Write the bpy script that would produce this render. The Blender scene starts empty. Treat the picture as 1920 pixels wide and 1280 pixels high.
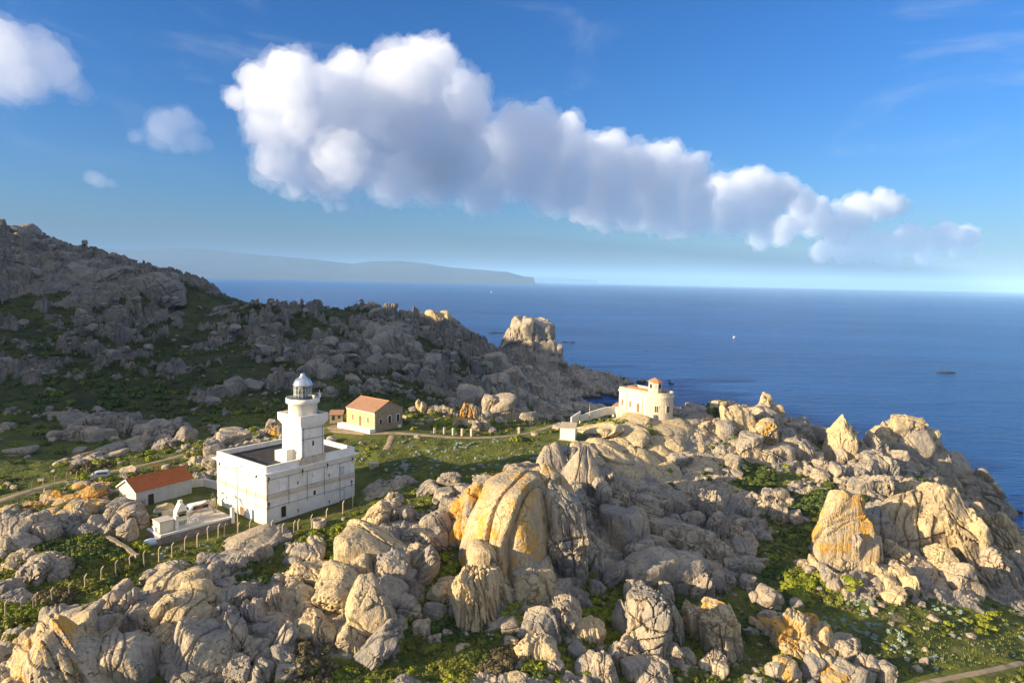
import bpy, bmesh, math, random
import numpy as np
from mathutils import Matrix, Vector

# ------------------------------------------------------------------ camera, sky, sun, exposure
SC = bpy.context.scene
COL = SC.collection
PITCH, ROLL, CAM_H, FPX = math.radians(5.1), math.radians(1.21), 90.0, 1280.0
cam_data = bpy.data.cameras.new("camera")
cam_data.sensor_width = 36.0
cam_data.lens = 24.0
cam_data.clip_start, cam_data.clip_end = 1.0, 200000.0
cam = bpy.data.objects.new("camera", cam_data)
CAM_R = Matrix.Rotation(math.pi / 2 - PITCH, 3, 'X') @ Matrix.Rotation(ROLL, 3, 'Z')
cam.matrix_world = Matrix.Translation((0, 0, CAM_H)) @ CAM_R.to_4x4()
COL.objects.link(cam)
SC.camera = cam

SUN_AZ = (-0.92, -0.39)        # horizontal direction towards the sun
SUN_EL = math.radians(14.5)
_n = math.hypot(*SUN_AZ)
SUN_H = (SUN_AZ[0] / _n, SUN_AZ[1] / _n)
SUN_DIR = Vector((SUN_H[0] * math.cos(SUN_EL), SUN_H[1] * math.cos(SUN_EL), math.sin(SUN_EL)))
sd = bpy.data.lights.new("sun", 'SUN')
sd.energy, sd.angle, sd.color = 5.0, math.radians(0.55), (1.0, 0.80, 0.50)
sun = bpy.data.objects.new("sun", sd)
sun.rotation_euler = SUN_DIR.to_track_quat('Z', 'Y').to_euler()
sun.location = SUN_DIR * 400
COL.objects.link(sun)

SKY_GAMMA, SKY_SAT, SKY_VAL = 1.25, 1.10, 0.39
SKY_FILL = (1.75, 1.9, 2.2, 1)
world = bpy.data.worlds.new("World")
SC.world = world
world.use_nodes = True
wn, wl = world.node_tree.nodes, world.node_tree.links
wn.clear()
w_out, w_bg, w_sky = wn.new('ShaderNodeOutputWorld'), wn.new('ShaderNodeBackground'), wn.new('ShaderNodeTexSky')
w_sky.sky_type = 'NISHITA'
w_sky.sun_disc = False
w_sky.sun_elevation = SUN_EL
w_sky.sun_rotation = math.atan2(SUN_H[0], SUN_H[1])
w_sky.altitude, w_sky.air_density, w_sky.dust_density, w_sky.ozone_density = 0, 1.0, 2.5, 6.0
w_bg.inputs['Strength'].default_value = 0.15
w_gm, w_hs = wn.new('ShaderNodeGamma'), wn.new('ShaderNodeHueSaturation')
w_gm.inputs['Gamma'].default_value = SKY_GAMMA
w_hs.inputs['Hue'].default_value = 0.503
w_hs.inputs['Saturation'].default_value = SKY_SAT
w_hs.inputs['Value'].default_value = SKY_VAL
wl.new(w_sky.outputs[0], w_gm.inputs['Color'])
wl.new(w_gm.outputs[0], w_hs.inputs['Color'])
# fill light added to the sky overhead and behind the camera; faint wisps ahead
def _wm(op, a, b=None, c=None):
    nd = wn.new('ShaderNodeMath'); nd.operation = op
    for k, v in enumerate((a, b, c)):
        if v is None: continue
        if isinstance(v, (int, float)): nd.inputs[k].default_value = v
        else: wl.new(v, nd.inputs[k])
    return nd.outputs[0]
def _wss(v, a, b):
    nd = wn.new('ShaderNodeMapRange'); nd.interpolation_type = 'SMOOTHSTEP'
    wl.new(v, nd.inputs[0]); nd.inputs[1].default_value = a; nd.inputs[2].default_value = b
    return nd.outputs[0]
w_tc, w_sx = wn.new('ShaderNodeTexCoord'), wn.new('ShaderNodeSeparateXYZ')
wl.new(w_tc.outputs['Generated'], w_sx.inputs[0])
w_q = _wm('SUBTRACT', w_sx.outputs[2], _wm('MULTIPLY', w_sx.outputs[1], 0.75))
w_mp = wn.new('ShaderNodeMapping'); w_mp.inputs['Scale'].default_value = (2.0, 2.0, 7.0); w_mp.inputs['Rotation'].default_value = (0.0, math.radians(-14), 0.0)
wl.new(w_tc.outputs['Generated'], w_mp.inputs['Vector'])
w_nz = wn.new('ShaderNodeTexNoise'); w_nz.inputs['Scale'].default_value = 1.5; w_nz.inputs['Detail'].default_value = 7; w_nz.inputs['Roughness'].default_value = 0.6; w_nz.inputs['Distortion'].default_value = 0.8
wl.new(w_mp.outputs[0], w_nz.inputs['Vector'])
w_over = _wm('MULTIPLY', _wss(w_q, -0.10, 0.45), _wm('MULTIPLY_ADD', _wss(w_nz.outputs[0], 0.3, 0.65), 0.55, 0.40))
w_wisp = _wm('MULTIPLY', _wm('MULTIPLY', _wss(w_nz.outputs[0], 0.50, 0.80), 0.34), _wss(w_sx.outputs[2], 0.10, 0.20))
w_m = _wm('MAXIMUM', w_over, w_wisp)
w_fill = wn.new('ShaderNodeMix'); w_fill.data_type = 'RGBA'
wl.new(w_m, w_fill.inputs[0]); wl.new(w_hs.outputs[0], w_fill.inputs[6])
w_fill.inputs[7].default_value = SKY_FILL
wl.new(w_fill.outputs[2], w_bg.inputs['Color'])
wl.new(w_bg.outputs[0], w_out.inputs['Surface'])

SC.view_settings.view_transform = 'Standard'
SC.view_settings.look = 'None'
SC.view_settings.gamma = 1.0
SC.view_settings.use_curve_mapping = False
SC.view_settings.exposure = 1.36
SC.cycles.use_denoising = True
SC.cycles.volume_bounces = 6
SC.cycles.max_bounces = 12
SC.cycles.diffuse_bounces = 3
SC.cycles.transparent_max_bounces = 12
SC.cycles.caustics_reflective = False
SC.cycles.caustics_refractive = False

# ------------------------------------------------------------------ helpers: pixels of the 1920 px photograph to places
_R = np.array(CAM_R)
_Ri = _R.T

def ray(px, py):
    v = _R @ np.array([(px - 960.0) / FPX, (640.0 - py) / FPX, -1.0])
    return v / v[1]                       # scaled to unit forward (world +Y) distance

def at(px, py, Y):
    v = ray(px, py) * Y
    return np.array([v[0], v[1], v[2] + CAM_H])

def proj(P):
    q = (np.asarray(P, float) - np.array([0, 0, CAM_H])) @ _R      # = Ri @ v per row
    return 960 + FPX * q[..., 0] / -q[..., 2], 640 - FPX * q[..., 1] / -q[..., 2]

def at_z(px, py, z):
    v = ray(px, py)
    t = (z - CAM_H) / v[2]
    return np.array([v[0] * t, v[1] * t, z])

# ------------------------------------------------------------------ helpers: noise (vectorised)
def _hash(ix, iy, iz, seed):
    h = (ix.astype(np.int64) * 374761393 + iy.astype(np.int64) * 668265263 + iz.astype(np.int64) * 2147483647 + seed * 974634721) & 0xFFFFFFFF
    h = ((h ^ (h >> 13)) * 1274126177) & 0xFFFFFFFF
    h = ((h ^ (h >> 16)) * 2246822519) & 0xFFFFFFFF
    return ((h ^ (h >> 15)) & 0xFFFFFF).astype(np.float32) / 16777215.0

def vnoise(P, seed=0):
    """smooth value noise, -1..1, P (n,3)"""
    P = np.asarray(P, np.float64)
    F = np.floor(P)
    f = (P - F).astype(np.float32)
    I = F.astype(np.int64)
    u = f * f * f * (f * (f * 6 - 15) + 10)
    r = 0
    for dx in (0, 1):
        wx = u[:, 0] if dx else 1 - u[:, 0]
        for dy in (0, 1):
            wy = u[:, 1] if dy else 1 - u[:, 1]
            for dz in (0, 1):
                wz = u[:, 2] if dz else 1 - u[:, 2]
                r = r + wx * wy * wz * _hash(I[:, 0] + dx, I[:, 1] + dy, I[:, 2] + dz, seed)
    return r * 2 - 1

def fbm(P, octaves=4, seed=0, gain=0.5, lac=2.03):
    P = np.asarray(P, np.float64)
    a, s, t = 1.0, 0, 0
    for k in range(octaves):
        s = s + a * vnoise(P, seed + k * 17)
        t += a
        P = P * lac + 13.7
        a *= gain
    return s / t

def worley(P, seed=0, two_d=False):
    """F1, F2 distances and a random value of the nearest cell"""
    P = np.asarray(P, np.float64)
    F = np.floor(P)
    I = F.astype(np.int64)
    n = len(P)
    f1 = np.full(n, 9.0, np.float32); f2 = np.full(n, 9.0, np.float32); rid = np.zeros(n, np.float32)
    for dx in (-1, 0, 1):
        for dy in (-1, 0, 1):
            for dz in ((0,) if two_d else (-1, 0, 1)):
                cx, cy, cz = I[:, 0] + dx, I[:, 1] + dy, I[:, 2] + dz
                px_ = cx + _hash(cx, cy, cz, seed + 1); py_ = cy + _hash(cx, cy, cz, seed + 2)
                d = (P[:, 0] - px_) ** 2 + (P[:, 1] - py_) ** 2
                if not two_d:
                    d = d + (P[:, 2] - cz - _hash(cx, cy, cz, seed + 3)) ** 2
                d = np.sqrt(d).astype(np.float32)
                near = d < f1
                f2 = np.where(near, f1, np.minimum(f2, d))
                f1 = np.where(near, d, f1)
                rid = np.where(near, _hash(cx, cy, cz, seed + 4), rid)
    return f1, f2, rid

def sstep(a, b, x):
    t = np.clip((x - a) / (b - a), 0, 1)
    return t * t * (3 - 2 * t)

# ------------------------------------------------------------------ helpers: meshes, objects, materials
def mesh_np(name, V, F, smooth=True):
    """V (n,3), F (m,k) with k = 3 or 4"""
    V = np.ascontiguousarray(V, np.float32); F = np.ascontiguousarray(F, np.int32)
    me = bpy.data.meshes.new(name)
    me.vertices.add(len(V)); me.vertices.foreach_set("co", V.ravel())
    k = F.shape[1]
    me.loops.add(F.size); me.loops.foreach_set("vertex_index", F.ravel())
    me.polygons.add(len(F))
    me.polygons.foreach_set("loop_start", np.arange(0, F.size, k, dtype=np.int32))
    me.polygons.foreach_set("loop_total", np.full(len(F), k, np.int32))
    me.polygons.foreach_set("use_smooth", np.full(len(F), smooth, bool))
    me.update(calc_edges=True)
    return me

def link(name, me, mat=None, parent=None):
    o = bpy.data.objects.new(name, me)
    if mat is not None:
        me.materials.clear(); me.materials.append(mat)
    COL.objects.link(o)
    if parent is not None:
        o.parent = parent
    return o

def tag(o, label=None, cat=None, group=None, kind=None):
    if label: o['label'] = label
    if cat: o['category'] = cat
    if group: o['group'] = group
    if kind: o['kind'] = kind
    return o

def thing(name, label, cat, loc=(0, 0, 0), rz=0.0, group=None):
    o = bpy.data.objects.new(name, None)
    o.empty_display_size = 1.0
    o.location = loc
    o.rotation_euler = (0, 0, rz)
    COL.objects.link(o)
    return tag(o, label, cat, group)

class NB:
    """small node-tree builder"""
    def __init__(self, name):
        self.m = bpy.data.materials.new(name)
        self.m.use_nodes = True
        self.t = self.m.node_tree
        self.t.nodes.clear()
        self.out = self.t.nodes.new('ShaderNodeOutputMaterial')
    def n(self, typ, **kw):
        nd = self.t.nodes.new(typ)
        for k, v in kw.items():
            setattr(nd, k, v)
        return nd
    def put(self, sock, v):
        if v is None: return
        if isinstance(v, bpy.types.NodeSocket): self.t.links.new(v, sock)
        elif isinstance(v, (tuple, list)):
            sock.default_value = (tuple(v) + (1.0,))[:4] if len(sock.default_value) == 4 else v
        else: sock.default_value = v
    def coord(self, kind='Object', scale=(1, 1, 1)):
        c = self.n('ShaderNodeTexCoord').outputs[kind]
        if kind == 'Position': c = self.n('ShaderNodeNewGeometry').outputs['Position']
        mp = self.n('ShaderNodeMapping')
        self.put(mp.inputs['Vector'], c); mp.inputs['Scale'].default_value = scale
        return mp.outputs[0]
    def pos(self, scale=(1, 1, 1)):
        mp = self.n('ShaderNodeMapping')
        self.put(mp.inputs['Vector'], self.n('ShaderNodeNewGeometry').outputs['Position']); mp.inputs['Scale'].default_value = scale
        return mp.outputs[0]
    def noise(self, vec, scale, detail=5, rough=0.55, dist=0.0):
        nd = self.n('ShaderNodeTexNoise')
        self.put(nd.inputs['Vector'], vec); nd.inputs['Scale'].default_value = scale
        nd.inputs['Detail'].default_value = detail; nd.inputs['Roughness'].default_value = rough
        nd.inputs['Distortion'].default_value = dist
        return nd.outputs[0]
    def voro(self, vec, scale, feature='F1', out='Distance', rand=1.0):
        nd = self.n('ShaderNodeTexVoronoi', feature=feature)
        self.put(nd.inputs['Vector'], vec); nd.inputs['Scale'].default_value = scale
        nd.inputs['Randomness'].default_value = rand
        return nd.outputs[out]
    def ramp(self, v, stops, interp='LINEAR'):
        nd = self.n('ShaderNodeValToRGB')
        nd.color_ramp.interpolation = interp
        el = nd.color_ramp.elements
        while len(el) < len(stops): el.new(0.5)
        for e, (p, c) in zip(el, stops):
            e.position = p
            e.color = (c, c, c, 1) if isinstance(c, (int, float)) else (tuple(c) + (1,))[:4]
        self.put(nd.inputs[0], v)
        return nd.outputs[0]
    def mix(self, a, b, fac, blend='MIX'):
        nd = self.n('ShaderNodeMix', data_type='RGBA', blend_type=blend)
        self.put(nd.inputs['Factor'], fac); self.put(nd.inputs[6], a); self.put(nd.inputs[7], b)
        return nd.outputs[2]
    def math(self, op, a, b=None, clamp=False):
        nd = self.n('ShaderNodeMath', operation=op, use_clamp=clamp)
        self.put(nd.inputs[0], a); self.put(nd.inputs[1], b)
        return nd.outputs[0]
    def attr(self, name, out='Fac'):
        return self.n('ShaderNodeAttribute', attribute_name=name).outputs[out]
    def bump(self, h, strength=0.5, dist=0.2, normal=None):
        nd = self.n('ShaderNodeBump')
        self.put(nd.inputs['Height'], h); nd.inputs['Strength'].default_value = strength
        nd.inputs['Distance'].default_value = dist
        self.put(nd.inputs['Normal'], normal)
        return nd.outputs[0]
    def bsdf(self, color, rough=0.85, normal=None, spec=0.3, metal=0.0, **kw):
        b = self.n('ShaderNodeBsdfPrincipled')
        self.put(b.inputs['Base Color'], color); self.put(b.inputs['Roughness'], rough)
        b.inputs['Specular IOR Level'].default_value = spec
        b.inputs['Metallic'].default_value = metal
        self.put(b.inputs['Normal'], normal)
        for k, v in kw.items(): self.put(b.inputs[k.replace('_', ' ')], v)
        self.t.links.new(b.outputs[0], self.out.inputs['Surface'])
        return self.m

def ico(sub):
    bm = bmesh.new()
    bmesh.ops.create_icosphere(bm, subdivisions=sub, radius=1.0)
    V = np.array([v.co[:] for v in bm.verts]); F = np.array([[v.index for v in f.verts] for f in bm.faces])
    bm.free()
    return V, F
_ICO = {}
def icos(sub):
    if sub not in _ICO: _ICO[sub] = ico(sub)
    return _ICO[sub]

# ------------------------------------------------------------------ sea, far coast, air, clouds
def make_sea():
    m = NB("sea_water")
    p = m.pos()
    big = m.noise(m.pos((0.0016, 0.0045, 1)), 1.0, 4, 0.55)
    mid = m.noise(m.pos((0.011, 0.032, 1)), 1.0, 4, 0.6, 0.4)
    sm = m.noise(m.pos((0.10, 0.26, 1)), 1.0, 4, 0.6, 0.5)
    wv = m.noise(m.pos((0.5, 1.1, 1)), 1.0, 3, 0.6)
    h = m.math('ADD', m.math('MULTIPLY', mid, 2.5), m.math('ADD', m.math('MULTIPLY', sm, 1.0), m.math('MULTIPLY', wv, 0.12)))
    nor = m.bump(h, 0.9, 2.2)
    col = m.mix((0.006, 0.054, 0.205), (0.013, 0.085, 0.285), m.ramp(big, [(0.38, 0.0), (0.62, 1.0)]))
    m.bsdf(col, 0.25, nor, spec=0.09)
    # one sheet: fine rings near the camera, out past the horizon
    r = np.concatenate([[60], np.geomspace(120, 120000, 40)])
    a = np.radians(np.linspace(-75, 75, 61))
    R, A = np.meshgrid(r, a, indexing='ij')
    V = np.stack([R * np.sin(A), R * np.cos(A), 0 * R], -1).reshape(-1, 3)
    na = len(a)
    i, j = np.meshgrid(np.arange(len(r) - 1), np.arange(na - 1), indexing='ij')
    b = (i * na + j).ravel()
    F = np.stack([b, b + 1, b + na + 1, b + na], -1)
    o = link("sea", mesh_np("sea", V, F[:, ::-1]), m.m)
    tag(o, "deep blue rippled open sea reaching the horizon", "sea", kind="structure")
make_sea()

def make_coast():
    m = NB("coast_hills")
    c = m.mix((0.045, 0.06, 0.045), (0.11, 0.105, 0.09), m.noise(m.pos((0.002, 0.002, 0.004)), 1.0, 5))
    m.bsdf(c, 0.95, spec=0.1)
    D = 17000.0
    prof = [(40, 466), (110, 461), (150, 463), (230, 468), (310, 466), (380, 468), (450, 474), (520, 480), (600, 487), (660, 494), (700, 490),
            (750, 489), (800, 494), (850, 502), (900, 506), (950, 510), (985, 519), (1000, 520)]
    xs = np.linspace(40, 1000, 240)
    ys = np.interp(xs, [p[0] for p in prof], [p[1] for p in prof])
    top = np.array([at(x, y, D) for x, y in zip(xs, ys)])
    n1 = fbm(np.stack([top[:, 0] / 900, 0 * xs, 0 * xs], -1), 5, 3)
    rows = []
    for k, (dy, f) in enumerate([(-2600, -0.06), (-1800, 0.16), (-1100, 0.42), (-500, 0.74), (0, 1.0), (1200, 0.55), (2500, -0.05)]):
        jit = fbm(np.stack([top[:, 0] / 700, 0 * xs + k * 3.1, 0 * xs], -1), 5, 11 + k)
        z = top[:, 2] * np.clip(f + (0.10 * jit * (0 < f < 1)), -0.06, 1.2) + n1 * 18 * (f == 1.0)
        rows.append(np.stack([top[:, 0], top[:, 1] + dy + 250 * jit, z], -1))
    V = np.concatenate(rows)
    n = len(xs)
    i, j = np.meshgrid(np.arange(len(rows) - 1), np.arange(n - 1), indexing='ij')
    b = (i * n + j).ravel()
    F = np.stack([b, b + 1, b + n + 1, b + n], -1)
    o = link("distant_hills", mesh_np("distant_hills", V, F), m.m)
    tag(o, "long low mountainous coast fading to pale blue across the sea", "hills", kind="structure")
    # a last low headland further right
    xs2 = np.linspace(985, 1120, 60)
    ys2 = np.interp(xs2, [985, 1010, 1060, 1120], [518, 519.5, 521.5, 525])
    t2 = np.array([at(x, y, 42000) for x, y in zip(xs2, ys2)])
    V2 = np.concatenate([t2 * [1, 1, 0] + [0, -900, -20], t2, t2 * [1, 1, 0] + [0, 900, -20]])
    n = len(xs2)
    i, j = np.meshgrid(np.arange(2), np.arange(n - 1), indexing='ij')
    b = (i * n + j).ravel()
    F2 = np.stack([b, b + 1, b + n + 1, b + n], -1)
    o = link("distant_headland", mesh_np("distant_headland", V2, F2), m.m)
    tag(o, "very faint low headland at the end of the far coast", "headland", kind="structure")
make_coast()

def make_haze():
    m = NB("haze_air")
    v = m.n('ShaderNodeVolumePrincipled')
    v.inputs['Color'].default_value = (0.35, 0.62, 1.0, 1)
    v.inputs['Density'].default_value = HAZE
    v.inputs['Anisotropy'].default_value = -0.25
    m.t.links.new(v.outputs[0], m.out.inputs['Volume'])
    bm = bmesh.new()
    bmesh.ops.create_cube(bm, size=1.0)
    for w in bm.verts:
        w.co = (w.co.x * 90000, w.co.y * 60400 + 29000, -6 if w.co.z < 0 else 790)
    me = bpy.data.meshes.new("haze"); bm.to_mesh(me); bm.free()
    o = link("haze", me, m.m)
    tag(o, "thin blue air that fades the far coast", "haze", kind="stuff")
HAZE = 4.3e-5
make_haze()

def remeshed(P, F, vox):
    me = mesh_np("tmp", P, F)
    tmp = bpy.data.objects.new("tmp", me); COL.objects.link(tmp)
    md = tmp.modifiers.new("r", 'REMESH'); md.mode = 'VOXEL'; md.voxel_size = vox
    ob = tmp.evaluated_get(bpy.context.evaluated_depsgraph_get())
    ev = ob.to_mesh()
    n = len(ev.vertices)
    P = np.empty(n * 3, np.float32); ev.vertices.foreach_get("co", P); P = P.reshape(-1, 3).astype(np.float64)
    N = np.empty(n * 3, np.float32); ev.vertices.foreach_get("normal", N); N = N.reshape(-1, 3).astype(np.float64)
    Q = np.empty(len(ev.loops), np.int32); ev.loops.foreach_get("vertex_index", Q); Q = Q.reshape(-1, 4)
    ob.to_mesh_clear()
    bpy.data.objects.remove(tmp); bpy.data.meshes.remove(me)
    return P, N, Q

def vapour(name, dens, tint=(0.90, 0.93, 1.0), g=0.2):
    m = NB(name)
    v = m.n('ShaderNodeVolumePrincipled')
    v.inputs['Color'].default_value = tint + (1,)
    v.inputs['Density'].default_value = dens
    v.inputs['Anisotropy'].default_value = g
    m.t.links.new(v.outputs[0], m.out.inputs['Volume'])
    return m.m

def puff(P, N, R, amps, seed, rag=0.5, stretch=(1, 1, 1)):
    for k, (amp, sc) in enumerate(amps):
        q = P / (R * sc) * np.array(stretch)
        wv = np.stack([fbm(q * 1.3, 2, seed + 31 + k), fbm(q * 1.3, 2, seed + 41 + k), fbm(q * 1.3, 2, seed + 51 + k)], -1)
        f1, f2, rid = worley(q + 0.5 * wv, seed + k * 7)
        patch = 0.35 + 0.65 * sstep(-0.35, 0.3, fbm(q * 0.45, 2, seed + 77 + k)) if k else 1.0
        d = ((0.55 - f1) * 1.6 + fbm(q * 2.2, 4, seed + 5 + k) * rag) * amp * R * sc * patch
        P = P + N * d[:, None]
    return P

def make_cloud(label, blobs, base_px, dens, voxel_px=2.6, tint=(0.90, 0.93, 1.0), seed=1, veil=0.38, amps=((0.42, 1.0), (0.55, 0.45), (0.55, 0.19), (0.42, 0.09))):
    """blobs in photo px (x, y, radius); distances follow the base of the cloud street"""
    V, F = icos(3)
    rng = np.random.default_rng(seed)
    more = []
    for (x, y, r) in blobs:            # smaller heads budding round each blob
        for k in range(3):
            a = rng.uniform(-0.2, 1.2) * math.pi; q = rng.uniform(0.30, 0.52)
            more.append((x + 0.9 * r * math.cos(a), y - 0.8 * r * math.sin(a), r * q))
    blobs = list(blobs) + more
    Ys = [base_px(b[0]) for b in blobs]
    R = np.mean([b[2] for b in blobs]) / FPX * np.mean(Ys)
    vox = voxel_px / FPX * float(np.mean(Ys))
    jit = [rng.uniform(-0.8, 0.8) for b in blobs]
    res = None
    for which in (("core", "veil") if veil else ("core",)):
        VV, FF, off = [], [], 0
        for (x, y, r), Y, j in zip(blobs, Ys, jit):
            c = at(x + 14, y + 6, Y)
            rad = r / FPX * Y * (0.89 if which == "core" else 1.10)
            c[1] += j * r / FPX * Y
            VV.append(V * rad * [1, 1.1, 1] + c); FF.append(F + off); off += len(V)
        P, N, Q = remeshed(np.concatenate(VV), np.concatenate(FF), vox * 1.3)
        if which == "core":
            P = puff(P, N, R, amps[:2], seed)
            P, N, Q = remeshed(P, Q, vox)
            P = puff(P, N, R, amps[2:], seed + 100)
            P, N, Q = remeshed(P, Q, vox)
            o = link("cloud", mesh_np("cloud", P, Q), vapour("cloud_vapour", dens, tint))
            tag(o, label, "cloud", group="clouds over the sea")
        else:
            P = puff(P, N, R, ((0.50, 0.9), (0.75, 0.4)), seed + 7, rag=1.3)
            P, N, Q = remeshed(P, Q, vox)
            P = puff(P, N, R, ((0.8, 0.2),), seed + 9, rag=1.6)
            P, N, Q = remeshed(P, Q, vox * 1.1)
            link("wisps", mesh_np("wisps", P, Q), vapour("wisp_vapour", dens * veil, tint), o)
    return o

def base_line(x):
    return float(np.interp(x, [-100, 420, 650, 1000, 1300, 1500, 1800], [8500, 9300, 10000, 12500, 16500, 20500, 24500]))

make_cloud("big billowing white cumulus with grey underside, tallest of the cloud street",
  [(490,190,62),(545,160,55),(605,140,34),(640,125,35),(480,235,42),(556,232,44),(640,205,65),(690,235,70),(750,180,78),(795,130,48),(840,165,55),
   (720,150,42),(770,240,75),(850,215,45),(505,300,42),(570,305,50),(640,300,58),(720,310,60),(790,290,55),(860,180,36),(540,335,28),(610,338,30)],
  base_line, 0.0025, seed=2)
make_cloud("long middle stretch of the cloud street with dark flat base",
  [(850,290,62),(800,325,48),(930,270,62),(995,245,50),(960,308,60),(890,350,45),(1040,280,58),(1040,338,56),(1110,300,55),(1115,360,58),(1175,315,50),
   (1230,305,42),(1210,370,55),(1280,325,40),(1275,385,50),(1240,418,22),(1160,396,28),(1080,384,28),(1000,372,26)],
  base_line, 0.0025, seed=5)
make_cloud("smaller white cumulus heads trailing right of the dark based stretch",
  [(1345,365,46),(1400,345,36),(1440,358,34),(1410,395,36),(1350,405,36),(1485,375,28),(1520,402,34),(1585,392,32),(1640,380,27),(1665,382,20),(1460,425,28),(1415,440,22),(1555,425,28),(1600,410,20)],
  base_line, 0.0024, seed=8)
make_cloud("low thin pinkish cloud bank nearest the horizon",
  [(1535,465,22),(1580,462,26),(1630,455,28),(1690,445,30),(1745,440,28),(1790,440,22),(1650,480,18),(1730,470,20),(1785,465,16)],
  base_line, 0.0022, seed=11)
make_cloud("soft hazy cloud cut off by the frame edge high above the hill",
  [(10,85,50),(60,105,48),(105,140,28),(50,155,34),(130,165,20),(-50,100,70),(0,150,36)], base_line, 0.0007, seed=14, tint=(0.90, 0.93, 1.0))
make_cloud("small dark ragged cloud just west of the tall cumulus",
  [(305,235,32),(275,250,24),(335,225,26),(350,260,22),(245,252,14),(320,265,18),(375,265,12)], base_line, 0.0009, seed=17, tint=(0.70, 0.77, 0.95))  # unlit look put into the darker tint, as in the two scraps after it
make_cloud("tiny faint scrap of cloud alone below the dark puff",
  [(160,328,14),(178,335,14),(195,338,9)], base_line, 0.0010, seed=20, voxel_px=1.6, tint=(0.70, 0.77, 0.95))
make_cloud("flat grey shred of cloud hanging under the tall cumulus",
  [(600,382,10),(630,378,15),(660,382,14),(685,385,9)], base_line, 0.0022, seed=23, voxel_px=1.6, tint=(0.72, 0.78, 0.95))
# ------------------------------------------------------------------ the lie of the land: spot heights read off the photograph
# (px, py, 'z', height) or (px, py, 'y', forward distance); plain (x, y, z) for what the frame does not show
SPOTS_PX = [
 (-150,1290,'z',43),(0,1290,'z',42.5),(150,1290,'z',42),(400,1290,'z',41),(650,1290,'z',40),(850,1260,'z',39.5),(1000,1260,'z',39),(1150,1285,'z',37),(1350,1285,'z',35.5),
 (1550,1290,'z',34.5),(1750,1290,'z',34.5),(2050,1290,'z',33.5),
 (30,1130,'z',45),(200,1060,'z',45.3),(100,1000,'z',46),(-60,980,'z',45),(330,1110,'z',45.2),(460,1130,'z',43.6),(560,1020,'z',45),(500,1002,'z',45),(640,960,'z',46.3),(600,1100,'z',43.4),
 (780,1080,'z',43.4),(830,1140,'z',41.4),(720,930,'z',47.8),(800,900,'z',49),(900,870,'z',50),
 (890,1180,'z',40),(1010,1150,'z',40.2),(960,960,'z',47.5),(940,1070,'z',43),(1100,1150,'z',38.6),(1150,1000,'z',40.5),(1100,900,'z',47.6),(1060,850,'z',50.3),(1000,840,'z',50.6),
 (1200,800,'z',51.3),(1120,800,'z',51.0),(1280,800,'z',50.6),(1200,880,'z',45.0),(1250,960,'z',38.8),(1310,900,'z',42.5),(1330,1000,'z',37.2),(1350,1100,'z',36),(1250,1100,'z',36.8),(1180,940,'z',41.5),
 (1450,1100,'z',35.5),(1420,960,'z',40),(1500,880,'z',42),(1480,805,'y',200),(1400,772,'y',210),(1340,772,'y',204),(1540,860,'z',41),(1300,770,'y',203),
 (1560,950,'z',39.5),(1650,960,'z',40),(1580,875,'z',41.5),(1700,860,'z',41.5),(1800,960,'z',33),(1870,1010,'z',24),(1900,1130,'z',29.5),(1960,1060,'z',22),(1750,1060,'z',35.5),
 (1650,1150,'z',35),(1800,1200,'z',34),(1600,1080,'z',35.8),(1930,1230,'z',32.5),(1720,930,'z',38.5),
 # far ridge and hillside
 (1100,705,'y',590),(1040,692,'y',580),(985,684,'y',570),(930,660,'y',530),(870,625,'y',500),(820,606,'y',460),(730,598,'y',430),(600,578,'y',425),(480,572,'y',420),(350,572,'y',410),
 (336,588,'y',412),(375,586,'y',410),(292,522,'y',424),(250,508,'y',430),(130,488,'y',430),(40,472,'y',440),(0,440,'y',510),(-120,400,'y',500),(-200,520,'y',380),
 (200,640,'y',330),(100,700,'y',270),(300,650,'y',330),(400,700,'y',270),(500,650,'y',330),(600,650,'y',340),(700,650,'y',350),(800,660,'y',385),(850,700,'y',370),(950,705,'y',480),(900,740,'y',330),
 (1000,732,'y',450),(650,712,'y',258),(600,732,'y',245),(560,760,'y',224),(760,735,'y',250),(820,755,'y',240),(940,785,'y',225),(1000,796,'y',228),(150,580,'y',385),(30,600,'y',360),
 (50,780,'y',215),(150,820,'y',200),(-80,720,'y',270),(0,700,'y',280),(0,870,'y',165),(100,870,'y',170),(250,790,'y',222),(300,830,'y',192),(400,780,'y',214),(350,850,'y',171),(200,880,'y',155),
 (500,800,'y',195),(640,803,'y',183),(750,803,'y',183),(880,803,'y',190),(980,808,'y',190),(1060,812,'z',50.3),(700,860,'y',155),(850,830,'y',166),(-100,880,'y',160),
 (500,990,'z',45),(668,937,'z',45.6),(408,960,'z',45.3),(560,880,'z',46),(350,1000,'z',44.2),(290,930,'z',45.6),(130,930,'z',46),(300,880,'z',45.6),(-80,930,'z',45),
]
SPOTS_XYZ = [
 (-40,25,34),(30,25,30),(90,40,30),(150,60,30),(-90,40,42),(-130,70,45),(220,110,26),(190,170,14),(240,160,6),(205,215,1),(190,245,-5),(160,275,-7),(135,275,-3),(118,262,4),(150,240,9),(120,310,-10),(90,290,-4),(95,262,12),(62,270,9),(75,245,26),
 (55,305,-3),(28,250,30),(42,262,18),(100,340,-10),(260,260,-12),(15,300,18),(40,380,3),(22,430,6),(62,440,1),(60,505,-5),(92,500,-7),(45,548,0),(130,420,-10),(180,500,-12),
 (92,603,1),(120,640,-8),(112,560,-8),(70,560,4),(80,650,-8),(-150,530,40),(-100,580,14),(-60,620,-5),(10,650,-2),(50,655,-6),(-20,590,15),(-260,600,60),(-300,720,0),(-420,640,40),(-400,420,120),(-330,330,80),(-300,250,60),(-260,180,52),(0,760,-12),(200,760,-12),(-200,760,-10),(300,400,-14),
]
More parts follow.
